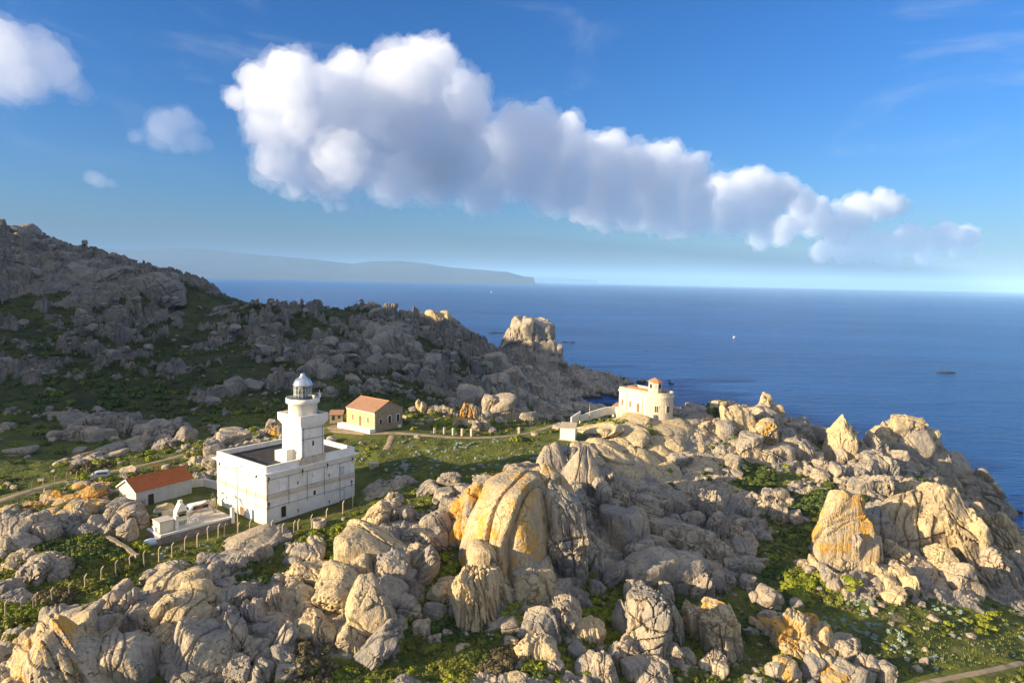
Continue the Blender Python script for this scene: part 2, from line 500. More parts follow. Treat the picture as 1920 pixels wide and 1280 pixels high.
def _spots():
    P = []
    for a in SPOTS_PX:
        P.append(at_z(a[0], a[1], a[3]) if a[2] == 'z' else at(a[0], a[1], a[3]))
    return np.array(P + [np.array(p, float) for p in SPOTS_XYZ])
_SP = _spots()
GX0, GY0, GS = -520.0, 10.0, 2.0
GNX, GNY = 480, 385
def _phi(d2): return np.sqrt(d2 + 7.0 ** 2)
def _fit():
    d2 = ((_SP[:, None, :2] - _SP[None, :, :2]) ** 2).sum(-1)
    A = _phi(d2) - 0.9 * np.eye(len(_SP))
    n = len(_SP)
    Q = np.concatenate([_SP[:, :2] / 100, np.ones((n, 1))], 1)
    M = np.block([[A, Q], [Q.T, np.zeros((3, 3))]])
    w = np.linalg.solve(M, np.concatenate([_SP[:, 2], np.zeros(3)]))
    gx = GX0 + GS * np.arange(GNX); gy = GY0 + GS * np.arange(GNY)
    X, Y = np.meshgrid(gx, gy, indexing='ij')
    Z = w[n] * X / 100 + w[n + 1] * Y / 100 + w[n + 2]
    for k in range(n):
        Z = Z + w[k] * _phi((X - _SP[k, 0]) ** 2 + (Y - _SP[k, 1]) ** 2)
    return np.clip(Z, -25, 150)
_GZ = _fit()

def hbase(x, y):
    x = np.asarray(x, float); y = np.asarray(y, float)
    u = np.clip((x - GX0) / GS, 0, GNX - 1.001); v = np.clip((y - GY0) / GS, 0, GNY - 1.001)
    i = u.astype(int); j = v.astype(int); fu = u - i; fv = v - j
    return (_GZ[i, j] * (1 - fu) * (1 - fv) + _GZ[i + 1, j] * fu * (1 - fv) + _GZ[i, j + 1] * (1 - fu) * fv + _GZ[i + 1, j + 1] * fu * fv)

# rock (+) and green (-) country, noted on the photograph
COVER = [
 (200,735,150,45,-.55),(80,870,130,50,-1.2),(300,770,80,25,-.4),(620,572,70,14,-.4),(480,600,80,18,-.3),(860,845,230,42,-1.4),(690,850,60,40,-1.3),(740,790,120,30,-1.2),(130,1050,110,45,-.7),(60,1130,110,35,-.6),
 (260,900,60,60,-.5),(560,1000,110,22,-1.1),(660,975,70,25,-.9),(520,1080,45,36,-.9),(835,1110,26,60,-.8),(840,1230,70,55,-1.1),(1440,1040,50,80,-.5),(1520,1060,60,80,-1.1),(1540,955,60,26,-.7),
 (1760,1220,200,70,-1.4),(1640,1130,60,26,-.6),(1150,1190,40,40,-.5),(1340,785,30,14,-.8),(1400,1190,40,40,-.2),(650,735,90,20,-.4),(500,770,120,20,-.5),(960,805,120,14,-1.0),(350,1000,90,40,-.8),(430,940,160,60,-.8),
 (120,510,190,50,1.5),(20,480,80,60,1.0),(700,640,130,60,.45),(930,690,150,60,1.0),(1080,720,90,40,1.3),(1230,860,120,80,1.3),(1450,830,80,50,.7),(1700,930,140,110,1.0),(1850,960,100,120,1.2),(450,1190,260,70,.5),(1380,1000,50,70,.7),(1000,1000,120,130,.7),
 (1260,1000,110,80,.8),(200,790,90,25,.5),(130,985,140,30,.3),(300,620,160,40,.15),(560,690,120,40,.3),(420,620,100,30,.1),
]
SMOOTH = [(1205, 835, 110, 60), (460, 1015, 60, 20), (140, 535, 150, 42), (730, 650, 60, 40), (390, 575, 70, 26)]     # bare slabs without rubble
CLEAR = []        # discs (x, y, r) kept free of rock: buildings, tracks
def rockiness(x, y):
    x = np.asarray(x, float).ravel(); y = np.asarray(y, float).ravel()
    z = hbase(x, y)
    px, py = proj(np.stack([x, y, z], -1))
    P = np.stack([x, y, 0 * x], -1)
    r = 0.85 * fbm(P / 34.0, 3, 91) + 0.9 * fbm(P / 9.0, 4, 92) + 0.03
    for (cx, cy, rx, ry, v) in COVER:
        r = r + v * np.exp(-((px - cx) / rx) ** 2 - ((py - cy) / ry) ** 2)
    r = r - 0.30 * sstep(180, 260, y) + 1.2 * sstep(12, 4, z)
    c = np.ones_like(r)
    for (cx, cy, rad) in CLEAR:
        d = np.hypot(x - cx, y - cy)
        c = np.minimum(c, sstep(rad, rad * 1.5 + 1.0, d))
    return sstep(-0.10, 0.22, r) * c, c

def hland(x, y, full=True):
    """height of the ground with its rocks"""
    x = np.asarray(x, float); sh = x.shape
    x = x.ravel(); y = np.asarray(y, float).ravel()
    z = hbase(x, y)
    rk, c = rockiness(x, y)
    P = np.stack([x, y, 0 * x], -1)
    z = z + (0.55 * fbm(P / 11.0, 4, 21) * (0.3 + 0.7 * c) + 0.10 * fbm(P / 1.7, 3, 22)) * (0.25 + 0.75 * c)
    far = sstep(170, 330, y)
    rot = np.array([[0.83, 0.56], [-0.56, 0.83]])
    q = P[:, :2] @ rot.T
    wv = np.stack([fbm(P / 5.0, 2, 61), fbm(P / 5.0, 2, 62)], -1)
    d = 0
    for k, (s, amp, st) in enumerate([(17.0, 4.6, 0.55), (7.0, 2.6, 0.5), (3.0, 0.9, 0.6), (1.2, 0.36, 0.7)]):
        g = np.stack([q[:, 0] / s + 0.30 * wv[:, 0], q[:, 1] / (s * st) + 0.30 * wv[:, 1], 0 * x], -1)
        f1, f2, rid = worley(g, 300 + 10 * k, True)
        cell = (1 - (np.clip(f1, 0, .9) / 0.9) ** 2) * (0.25 + 0.9 * rid) - (0.35 + 0.55 * far) * (1 - sstep(0.0, 0.14, f2 - f1)) + (rid - 0.5) * (0.5 + 0.5 * far)
        w = (far * 1.0 + (1 - far) * (0.05 if k == 0 else 0.34 if k == 1 else 0.6))
        d = d + amp * cell * w
    px, py = proj(np.stack([x, y, z], -1))
    for (cx, cy, rx, ry) in SMOOTH:
        d = d * (1 - 0.85 * np.exp(-((px - cx) / rx) ** 2 - ((py - cy) / ry) ** 2))
    z = z + rk * d + 0.30 * fbm(P / 2.6, 3, 23) * c * (1 - rk)
    return (z.reshape(sh), rk.reshape(sh)) if full else z.reshape(sh)

def hit(px, py, rough=False):
    """where the ray through a pixel meets the smooth ground"""
    v = ray(px, py)
    t = np.concatenate([np.arange(55, 260, 0.25), np.arange(260, 740, 1.0)])
    z = CAM_H + v[2] * t
    g = hbase(v[0] * t, t)
    k = np.nonzero(z <= g)[0]
    T = t[k[0]] if len(k) else 700.0
    return np.array([v[0] * T, T, float(hbase(v[0] * T, T))])

TRACK1 = [(618, 806), (660, 812), (702, 812), (760, 812), (820, 818), (880, 821), (940, 819), (985, 813), (1020, 803), (1050, 794), (1075, 786)]
TRACK2 = [(-30, 950), (40, 925), (100, 908), (160, 893), (210, 884), (260, 874), (310, 862), (350, 850), (400, 838), (460, 822), (520, 812), (580, 806), (620, 805)]
TRACK3 = [(735, 815), (733, 825), (728, 836), (722, 846)]
TRACK4 = [(1700, 1292), (1760, 1275), (1830, 1262), (1880, 1252), (1935, 1238)]
TRACK5 = [(612, 800), (640, 800), (668, 808), (700, 812)]
for tr, rad in ((TRACK1, 2.2), (TRACK2, 2.2), (TRACK3, 1.2), (TRACK4, 1.2), (TRACK5, 3.5)):
    for (a, b), (c, d) in zip(tr, tr[1:]):
        p, q = hit(a, b), hit(c, d)
        n = max(2, int(np.hypot(*(q - p)[:2]) / 3))
        for k in range(n):
            w = p + (q - p) * k / n
            CLEAR.append((w[0], w[1], rad))
for (px, py, z, r) in [(500, 990, 44.6, 4), (560, 965, 45, 7), (610, 950, 45, 6), (455, 965, 45, 7), (540, 925, 45, 12), (580, 920, 45, 10), (300, 935, 45.3, 6), (330, 930, 45.3, 6), (345, 985, 45, 6), (390, 965, 45, 7), (320, 995, 45, 5), (690, 798, 50, 8), (1065, 822, 50, 4), (1200, 776, 52, 7), (1230, 780, 52, 5), (318, 966, 45.6, 4), (626, 786, 49.3, 4)]:
    w = at_z(px, py, z); CLEAR.append((w[0], w[1], r))
def granite(name, lichen=0.0, base=(0.45, 0.365, 0.26), grey=(0.245, 0.225, 0.205), wet=False, region=False):
    m = NB(name)
    p = m.pos()
    n_big = m.noise(p, 0.16, 4, 0.6, 0.3)
    n_mid = m.noise(p, 0.9, 5, 0.65, 0.5)
    n_fin = m.noise(p, 5.5, 4, 0.7)
    streak = m.noise(m.pos((1.6, 1.6, 0.16)), 1.0, 4, 0.6, 0.6)
    c = m.mix(grey, base, m.ramp(n_big, [(0.40, 0.0), (0.58, 1.0)]))
    c = m.mix(c, (0.47, 0.34, 0.24), m.ramp(n_mid, [(0.52, 0.0), (0.74, 0.55)]))
    c = m.mix(c, (0.12, 0.105, 0.09), m.ramp(streak, [(0.53, 0.0), (0.68, 0.70)]))
    blot = m.noise(p, 1.7, 4, 0.7, 0.8)
    c = m.mix(c, (0.15, 0.135, 0.11), m.ramp(blot, [(0.55, 0.0), (0.70, 0.6)]))
    c = m.mix(c, (0.56, 0.49, 0.40), m.ramp(n_fin, [(0.58, 0.0), (0.75, 0.35)]))
    c = m.mix(c, (0.10, 0.095, 0.085), m.ramp(n_fin, [(0.30, 0.45), (0.40, 0.0)]))
    if lichen > 0:
        nl = m.mix(m.noise(p, 0.30, 3, 0.6, 0.4), m.noise(p, 1.6, 5, 0.75, 0.5), 0.45)
        c = m.mix(c, (0.58, 0.30, 0.035), m.ramp(nl, [(0.565 - 0.13 * lichen, 0.0), (0.64 - 0.13 * lichen, 0.85)]))
    else:
        nl = m.noise(p, 0.21, 5, 0.62, 0.6)
        c = m.mix(c, (0.50, 0.28, 0.06), m.ramp(nl, [(0.66, 0.0), (0.76, 0.75)]))
    dn = m.n('ShaderNodeVectorMath', operation='ADD')
    nz = m.n('ShaderNodeTexNoise'); m.put(nz.inputs['Vector'], p); nz.inputs['Scale'].default_value = 0.35; nz.inputs['Detail'].default_value = 3
    sc = m.n('ShaderNodeVectorMath', operation='SCALE'); m.put(sc.inputs[0], nz.outputs['Color']); sc.inputs['Scale'].default_value = 5.0
    m.put(dn.inputs[0], m.pos((1.0, 0.6, 0.42))); m.put(dn.inputs[1], sc.outputs[0])
    e1 = m.voro(dn.outputs[0], 0.15, 'DISTANCE_TO_EDGE')
    e1 = m.math('ADD', e1, m.ramp(n_big, [(0.46, 0.10), (0.56, 0.0)]))
    cr = m.ramp(e1, [(0.0, 0.0), (0.014, 1.0)])
    c = m.mix((0.06, 0.052, 0.045), c, m.ramp(e1, [(0.0, 0.25), (0.008, 1.0)]))
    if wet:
        if region:                    # shade of the far slopes put into the rock colour
            c = m.mix(c, (0.52, 0.55, 0.60), m.attr('far_shade'), 'MULTIPLY')
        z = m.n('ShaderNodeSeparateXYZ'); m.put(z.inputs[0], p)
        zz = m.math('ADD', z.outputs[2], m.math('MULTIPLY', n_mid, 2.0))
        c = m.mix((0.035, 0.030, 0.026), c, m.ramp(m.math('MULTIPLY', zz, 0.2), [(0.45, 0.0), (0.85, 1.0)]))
    dn2 = m.n('ShaderNodeVectorMath', operation='ADD'); m.put(dn2.inputs[0], m.pos((1.0, 0.8, 0.38))); m.put(dn2.inputs[1], sc.outputs[0])
    e2 = m.math('ADD', m.voro(dn2.outputs[0], 0.62, 'DISTANCE_TO_EDGE'), m.ramp(n_mid, [(0.48, 0.12), (0.56, 0.0)]))
    c = m.mix((0.075, 0.065, 0.055), c, m.ramp(e2, [(0.0, 0.30), (0.016, 1.0)]))
    cr = m.math('ADD', cr, m.math('MULTIPLY', m.ramp(e2, [(0.0, 0.0), (0.03, 1.0)]), 0.6))
    h = m.math('ADD', m.math('MULTIPLY', n_mid, 0.55), m.math('ADD', m.math('MULTIPLY', n_fin, 0.12), m.math('MULTIPLY', cr, 0.30)))
    h = m.math('ADD', h, m.math('MULTIPLY', streak, 0.25))
    h = m.math('ADD', h, m.math('MULTIPLY', blot, -0.3))
    nor = m.bump(h, 1.0, 0.8)
    return c, nor, m

def granite_mat(name, **kw):
    c, nor, m = granite(name, **kw)
    return m.bsdf(c, 0.9, nor, spec=0.18)

def scrub_colour(m):
    p = m.pos()
    a = m.noise(p, 0.10, 4, 0.6, 0.4); b = m.noise(p, 0.8, 5, 0.7, 0.3); d = m.noise(p, 4.0, 4, 0.7)
    c = m.mix((0.055, 0.070, 0.016), (0.155, 0.165, 0.028), m.ramp(a, [(0.38, 0.0), (0.64, 1.0)]))
    c = m.mix(c, (0.17, 0.14, 0.055), m.ramp(b, [(0.55, 0.0), (0.75, 0.6)]))
    c = m.mix(c, (0.035, 0.05, 0.012), m.ramp(d, [(0.36, 0.75), (0.52, 0.0)]))
    c = m.mix(c, (0.24, 0.26, 0.06), m.ramp(d, [(0.60, 0.0), (0.74, 0.5)]))
    e = m.noise(p, 0.27, 5, 0.7, 0.6)
    c = m.mix(c, (0.23, 0.18, 0.115), m.ramp(e, [(0.57, 0.0), (0.70, 0.75)]))
    c = m.mix(c, (0.060, 0.040, 0.020), m.ramp(e, [(0.30, 0.6), (0.42, 0.0)]))
    return c, b, d

def make_ground():
    c, nor, m = granite("ground_rock_and_green", wet=True, region=True)
    g, b, d = scrub_colour(m)
    g = m.mix(g, (0.50, 0.50, 0.62), m.attr('far_shade'), 'MULTIPLY')      # the far slopes' shade is multiplied into the green
    mask = m.math('ADD', m.attr('rock'), m.math('MULTIPLY', m.math('SUBTRACT', b, 0.5), 0.9))
    fac = m.ramp(mask, [(0.40, 0.0), (0.60, 1.0)])
    nor2 = m.bump(m.math('ADD', m.math('MULTIPLY', b, 0.5), m.math('MULTIPLY', d, 0.25)), 1.0, 0.8)
    nm = m.n('ShaderNodeMix', data_type='VECTOR'); m.put(nm.inputs['Factor'], fac); m.put(nm.inputs[4], nor2); m.put(nm.inputs[5], nor)
    mat = m.bsdf(m.mix(g, c, fac), 0.92, nm.outputs[1], spec=0.15)
    NA, NR = 980, 800
    a = np.radians(np.linspace(-47, 47, NA)); r = np.geomspace(46, 780, NR)
    A, R = np.meshgrid(a, r, indexing='ij')
    X = (R * np.sin(A)).ravel(); Y = (R * np.cos(A)).ravel()
    Z, rk = hland(X, Y)
    V = np.stack([X, Y, Z], -1)
    i, j = np.meshgrid(np.arange(NA - 1), np.arange(NR - 1), indexing='ij')
    bse = (i * NR + j).ravel()
    F = np.stack([bse, bse + 1, bse + NR + 1, bse + NR], -1)
    keep = (Z[F] > -3.0).any(1)
    F = F[keep]
    me = mesh_np("headland", V, F)
    at_ = me.attributes.new("rock", 'FLOAT', 'POINT'); at_.data.foreach_set("value", rk.astype(np.float32))
    gr = me.attributes.new("far_shade", 'FLOAT', 'POINT'); gr.data.foreach_set("value", (sstep(185, 235, Y) * sstep(5, -40, X - 0.10 * (Y - 200))).astype(np.float32))
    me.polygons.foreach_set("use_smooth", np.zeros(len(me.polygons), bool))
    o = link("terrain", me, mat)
    tag(o, "granite headland with green scrub between its rocks", "terrain", kind="structure")
make_ground()

def make_high_hill():
    """the hill left of the frame whose evening shadow lies over the far slopes"""
    p = np.linspace(-640, -180, 150); s = np.linspace(175, 470, 80)
    Pp, Ss = np.meshgrid(p, s, indexing='ij')
    x = Pp * -SUN_H[1] + Ss * SUN_H[0]; y = Pp * SUN_H[0] + Ss * SUN_H[1]
    q = np.stack([x.ravel() / 30, y.ravel() / 30, 0 * x.ravel()], -1)
    n = fbm(q, 5, 71).reshape(x.shape)
    edge = sstep(-203, -216, Pp + 5 * n) * (1 - 0.35 * sstep(-545, -600, Pp))
    bell = np.where(Ss < 290, sstep(180, 285, Ss), sstep(470, 295, Ss))
    z = 30 + 140 * edge * bell + (5 * n) * bell
    V = np.stack([x, y, z], -1).reshape(-1, 3)
    a, b = x.shape
    i, j = np.meshgrid(np.arange(a - 1), np.arange(b - 1), indexing='ij')
    k = (i * b + j).ravel()
    o = link("hill", mesh_np("hill", V, np.stack([k, k + 1, k + b + 1, k + b], -1)), granite_mat("hill_granite"))
    tag(o, "steep granite hill beyond the frame that shades the far slopes", "hill", kind="structure")
make_high_hill()
# ------------------------------------------------------------------ granite outcrops, block by block
GRANITE = granite_mat("granite", wet=True)
GRANITE_ORANGE = granite_mat("granite_with_lichen", lichen=0.85)
GRANITE_SPOTTED = granite_mat("granite_with_lichen_patches", lichen=0.50, base=(0.54, 0.42, 0.25), grey=(0.36, 0.30, 0.22))
GRANITE_TAN = granite_mat("tan_granite", base=(0.56, 0.43, 0.245), grey=(0.42, 0.335, 0.22))  # tan rock, brightened so sunlit blocks carry the sun's gold in their colour

def rock_shape(sub, semi, M, seed, kind='', root=0.0):
    """a weathered granite block: rounded polyhedron with joints, flutes and pitting, in metres"""
    rng = np.random.default_rng(seed)
    V, F = icos(sub)
    N = V / np.linalg.norm(V, axis=1)[:, None]
    dome = 'd' in kind; crag = 'f' in kind
    n = 7 if dome else 2 if 'b' in kind else 10
    pl = rng.normal(size=(n, 3)); pl /= np.linalg.norm(pl, axis=1)[:, None]
    dist = rng.uniform(0.80, 1.0, n)
    ax = np.concatenate([np.eye(3), -np.eye(3)]) + rng.normal(size=(6, 3)) * 0.16
    ax /= np.linalg.norm(ax, axis=1)[:, None]
    pl = np.concatenate([pl, ax]); dist = np.concatenate([dist, rng.uniform(0.84, 1.0, 6)])
    k = 16.0 if 'b' in kind else rng.uniform(6, 9) if dome else rng.uniform(13, 32)
    r = (np.clip(N @ pl.T / dist, 0.0, None) ** k).sum(1) ** (-1 / k)
    r = np.minimum(r, 1.32)
    P = N * r[:, None] * semi
    S = float(np.prod(semi) ** (1 / 3))
    off = rng.uniform(-50, 50, 3)
    q = P / S + off
    P = P * (1 + 0.16 * fbm(q * 0.9, 3, seed % 97)[:, None])
    # sheet joints: wavy planes cut as grooves
    fam = [rng.normal(size=3) * [1.3, 0.6, 0.5], rng.normal(size=3) * [0.4, 0.5, 1.3]]
    fam = [v / np.linalg.norm(v) for v in fam]
    for _ in range(rng.integers(3, 5 if dome else 8) if S > 1.5 else rng.integers(1, 3)):
        nn = fam[int(rng.uniform() < 0.3)] + rng.normal(size=3) * 0.12; nn /= np.linalg.norm(nn)
        dd = P @ nn / S + rng.uniform(-0.55, 0.55) + 0.14 * vnoise(q * 1.4, int(rng.integers(1000)))
        step = rng.uniform(-0.05, 0.05)
        wd = max(0.020, 0.085 / S)
        g = -0.12 * np.exp(-(dd / wd) ** 2) * (0.35 if 'p' in kind else 1.0) + 1.4 * step * np.tanh(dd / 0.03)
        P = P * (1 + g[:, None])
    # scale of relief in metres, so that big blocks carry as much grain as small ones
    w = P + off * S
    L = min(S * 0.8, 2.6)
    f1, f2, rid = worley(w / L * np.array([1.0, 1.0, 0.62]) + 0.4 * np.stack([fbm(w / L, 2, 5), fbm(w / L, 2, 6), fbm(w / L, 2, 7)], -1), seed % 89)
    msk = sstep(0.0, 0.30, fbm(w / 4.5, 2, seed % 71))
    rel = ((rid - 0.5) * 0.24 - 0.15 * (1 - sstep(0.0, 0.08, f2 - f1))) * msk
    rel = rel * (0.25 if dome else 1.0)
    rel = rel + (0.030 if dome else 0.055) * fbm(w / 1.3, 5, seed % 83, 0.6) * min(1.0, 1.8 / S)
    fl = np.abs(fbm(w * np.array([0.55, 0.55, 0.075]) * (1.5 if S < 1.5 else 1.0) + 3.0, 4, seed % 79))
    rel = rel - (0.30 if crag else 0.0 if 'p' in kind else 0.02 if dome else 0.05) * (1 - sstep(0.0, 0.13, fl)) + (0.03 if crag else 0.0)
    rel = rel + (0.05 if crag else 0.02) * fbm(w * np.array([2.2, 2.2, 0.5]), 3, seed % 73)
    P = P + N * (rel * L)[:, None]
    if 'k' in kind:                   # peaked: narrows towards the top
        tz = np.clip(P[:, 2] / semi[2], 0, 1.3)
        P[:, 0] *= 1 - 0.50 * tz; P[:, 1] *= 1 - 0.42 * tz; P[:, 2] *= np.where(P[:, 2] > 0, 1.12, 1.0)
    if root > 0:                      # bedrock: the foot spreads and runs down into the ground
        c = semi[2]
        s_ = np.clip(-P[:, 2] / c, 0, 1.3)
        hr = np.hypot(P[:, 0] / semi[0], P[:, 1] / semi[1]) + 1e-6
        want = hr / np.maximum(np.sqrt(np.clip(1 - np.clip(s_, 0, .97) ** 2, 0, 1)), 0.30) * (1 + 0.12 * s_)
        f = np.where(P[:, 2] < 0, 1 + root * (np.minimum(want, 1.15) / hr - 1).clip(0, 1.6), 1.0)
        P[:, 0] *= f; P[:, 1] *= f
        P[:, 2] = np.where(P[:, 2] < 0, P[:, 2] * (1 + 0.7 * root), P[:, 2])
    return P @ M.T, F

def block_frame(roll, yaw, lean):
    """local axes of a block: x across, y away, z up; roll turns it in the plane facing the viewer"""
    return np.array(Matrix.Rotation(math.radians(yaw), 3, 'Z') @ Matrix.Rotation(math.radians(lean), 3, 'X') @ Matrix.Rotation(math.radians(-roll), 3, 'Y'))

GRANITE_SHADE = granite_mat("shade_toned_granite", base=(0.29, 0.255, 0.21), grey=(0.19, 0.178, 0.165), wet=True)  # darker granite copy holding the shade of the far slopes
MATS = {'g': GRANITE_SHADE, '': GRANITE, 'l': GRANITE_ORANGE, 's': GRANITE_SPOTTED, 't': GRANITE_TAN}
_bseed = [100]
def block(parent, spec, name="block", Yfix=None, mat=None):
    px, py, w, h = spec[:4]
    roll = spec[4] if len(spec) > 4 else 0
    kind = spec[5] if len(spec) > 5 else ''
    _bseed[0] += 1
    seed = _bseed[0]
    rng = np.random.default_rng(seed)
    Y = Yfix if Yfix else hit(px, py + 0.30 * h)[1]
    fz = 0.60 if Y < 140 else 0.55
    a, c = fz * w / FPX * Y, fz * h / FPX * Y
    g = (a * c) ** 0.5
    if 'p' in kind:
        h0 = hit(px, py)
        e = 1.5
        nrm = np.array([-(hbase(h0[0] + e, h0[1]) - hbase(h0[0] - e, h0[1])) / (2 * e), -(hbase(h0[0], h0[1] + e) - hbase(h0[0], h0[1] - e)) / (2 * e), 1.0])
        nrm /= np.linalg.norm(nrm)
        xa = np.cross(np.array([0, 1.0, 0]), nrm); xa /= np.linalg.norm(xa)
        ya = np.cross(nrm, xa)
        q0 = proj(h0[None])[1][0]; q1 = proj((h0 + ya)[None])[1][0]
        b = 0.53 * h / max(abs(q1 - q0), 1.2)
        a = 0.53 * w / FPX * h0[1]
        M = np.stack([xa, ya, nrm], 1) @ np.array(Matrix.Rotation(math.radians(-roll), 3, 'Z')) @ np.array(Matrix.Rotation(math.radians(rng.uniform(-7, 7)), 3, 'X')) @ np.array(Matrix.Rotation(math.radians(rng.uniform(-7, 7)), 3, 'Y'))
        b = min(b, 2.2 * a)
        c = min(0.5 * min(a, b), 2.2)
        tl = -0.20                       # the slabs dip towards the sunlit side
        M = np.array(Matrix.Rotation(tl, 3, Vector(ya))) @ M
        C = h0 - nrm * c * 0.12
        big = max(w, h)
        P, F = rock_shape(6 if big > 70 else 5, np.array([a, b, c]), M, seed, kind + 'd', 0.0)
        base = parent.location
        m = mat or GRANITE
        for ch in kind:
            if ch in MATS: m = MATS[ch]
        return link(name, mesh_np(name, P + C - np.array(base), F, False), m, parent)
    b = min(max(g * rng.uniform(0.85, 1.15), 0.6 * max(a, c)), 1.2 * max(a, c))
    C = at(px, py, Y + 0.15 * b)
    big = max(w, h)
    sub = 6 if big > 88 else 5 if big > 30 else 4
    M = block_frame(roll, rng.uniform(-12, 12), rng.uniform(2, 14))
    P, F = rock_shape(sub, np.array([a, b, c]), M, seed, kind, 0.0 if abs(roll) > 34 else 0.9 if big > 44 else 0.6 if big > 26 else 0.3)
    base = parent.location if parent is not None else Vector((0, 0, 0))
    m = mat or (GRANITE_SHADE if (C[1] > 205 and C[0] < -15) else GRANITE)
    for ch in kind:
        if ch in MATS and not (m is GRANITE_SHADE and ch == 't' and C[0] < -60): m = MATS[ch]
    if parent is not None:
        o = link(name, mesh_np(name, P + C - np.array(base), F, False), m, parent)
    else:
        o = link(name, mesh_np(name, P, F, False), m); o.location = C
    return o

def outcrop(label, blocks, name="rock_outcrop", group=None, Y=None, cat="rock outcrop"):
    xs = np.mean([b[0] for b in blocks]); yb = max(b[1] + 0.4 * b[3] for b in blocks)
    p = hit(xs, yb) if Y is None else at(xs, yb, Y)
    t = thing(name, label, cat, p, 0, group)
    for b in blocks:
        block(t, b, Yfix=(b[6] if len(b) > 6 else Y))
    return t

outcrop("largest granite dome in the middle foreground, streaked with yellow lichen down its sunlit side", [
 (960,1030,184,268,-4,'d s',111), (1066,1030,66,180,8,'f',111), (901,1122,70,128,6,'ft'), (906,1055,52,80,0,'d t',103), (892,955,70,110,-18,'l',115), (1010,905,100,54,6,'s',121), (978,884,54,26,0,'',124),
 (925,1135,90,130,6,'f t',102), (1000,1122,90,140,0,'t',104), (935,930,70,50,10,'l',119), (1000,1100,70,110,0,'',105)])
outcrop("pair of pointed grey boulders just behind the lichen streaked dome", [
 (1032,873,74,64,4,'k d'), (1092,899,90,104,-4,'k d'), (1062,856,46,34,0,''), (1146,922,18,88,12,''), (1128,945,30,90,8,'')])
outcrop("heap of grey blocks wedged between dome and dark slabs", [
 (1111,954,40,38,0,''), (1074,939,46,52,10,''), (1137,1002,32,32,0,'d'), (1119,1066,24,42,-10,''), (1096,975,30,44,0,''), (1100,1010,26,30,0,''), (1125,1030,24,30,0,''), (1090,1045,26,34,0,''), (1140,965,34,40,0,'')])
outcrop("dark smooth slab face shaded under the house hill", [
 (1175,1000,84,92,6,'d'), (1205,960,60,60,8,''), (1230,1024,46,28,0,''), (1219,986,40,34,0,'d'), (1195,1045,50,60,4,'f'), (1160,950,40,50,10,'')])
outcrop("fluted pale dome with bulging sunlit front beside low shrubs", [
 (1212,1076,94,60,4,'d'), (1216,1180,76,146,4,'f'), (1246,1118,32,32,0,''), (1224,1262,72,50,0,''), (1261,1060,40,50,0,''), (1190,1125,34,60,0,'f'), (1172,1165,34,60,0,''), (1180,1220,44,54,0,''), (1252,1172,44,96,8,'f'), (1188,1255,44,40,0,''), (1262,1235,40,44,0,'')])
outcrop("twin rounded sunlit knobs with shrubs growing between them", [
 (1306,1170,46,66,4,'fs'), (1349,1188,64,104,4,'ft'), (1330,1145,40,34,0,'s'), (1290,1235,30,34,0,''), (1335,1250,50,36,0,'')])
outcrop("jumbled outcrop of cracked blocks with orange spots, lowest right of the granite", [
 (1508,1228,110,104,0,'s',101), (1487,1172,50,46,0,'s',101), (1514,1166,38,36,0,'l',102), (1540,1195,40,50,0,'s',100.5), (1486,1226,52,62,0,'s',99), (1467,1188,34,46,0,'s',100.5), (1575,1227,80,66,-18,'',100), (1525,1255,28,46,-14,''), (1547,1252,26,46,-10,''), (1600,1266,68,42,-20,''), (1472,1258,46,42,0,'s'), (1560,1272,42,32,0,'s'), (1659,1260,38,40,0,''), (1512,1215,36,34,0,''), (1450,1262,30,36,0,''), (1625,1250,40,40,0,'')])
outcrop("big tan rounded slab tilted towards the white building, brightest of the leaning slabs", [
 (700,1036,116,82,-28,'dst'), (676,1076,46,78,-10,'t'), (636,1108,76,86,-32,'t'), (733,1080,64,84,-22,''), (716,1122,72,72,-10,'d'), (682,1163,82,98,-38,'t'), (658,1206,52,50,-20,'t'), (709,1214,44,104,-36,''), (605,1191,64,64,0,'t'), (572,1183,40,38,0,''), (557,1121,64,40,-8,'dt'), (581,1148,50,30,-10,'t')])
outcrop("stack of pale blocks perched above a tilted flat boulder", [
 (586,1078,56,46,-8,'t'), (548,1088,42,34,0,'t'), (575,1040,60,36,-4,''), (595,1024,34,34,-10,''), (556,1030,36,24,0,''), (548,1050,34,20,0,'')])
outcrop("narrow leaning grey slabs behind the tan rounded slab", [
 (777,1054,40,80,-26,''), (800,1066,36,72,-28,''), (777,1004,50,36,0,'d'), (822,985,62,56,-4,'d'), (755,1090,26,70,-30,''), (803,1025,40,44,-16,''), (845,950,42,32,0,''), (822,1014,36,34,0,'')])
outcrop("small cracked crag lit golden between fence and leaning slabs", [
 (707,975,42,50,-26,'t'), (735,962,34,50,-6,''), (758,968,28,38,0,''), (692,990,24,22,-20,'t'), (720,950,26,28,0,'')])
outcrop("wide yellow dome split by one long crack, centre of a ring of boulders", [
 (344,1160,116,104,4,'d t',87), (331,1100,96,54,12,'d t'), (296,1150,30,90,-40,'t',86), (318,1200,60,50,-20,'t'), (378,1120,48,66,20,'dt')])
outcrop("ribbed grey boulders hugging the wide yellow dome", [
 (261,1160,46,52,0,''), (241,1133,32,56,-16,''), (214,1130,38,42,-20,'d'), (276,1138,34,28,0,''), (392,1085,40,32,-14,''), (397,1126,34,36,0,'d'), (358,1078,30,26,0,''), (323,1064,56,24,8,''), (424,1101,42,34,0,''), (423,1137,26,46,-8,''), (406,1162,32,56,-24,''), (290,1085,34,30,0,''), (228,1105,30,30,0,'')])
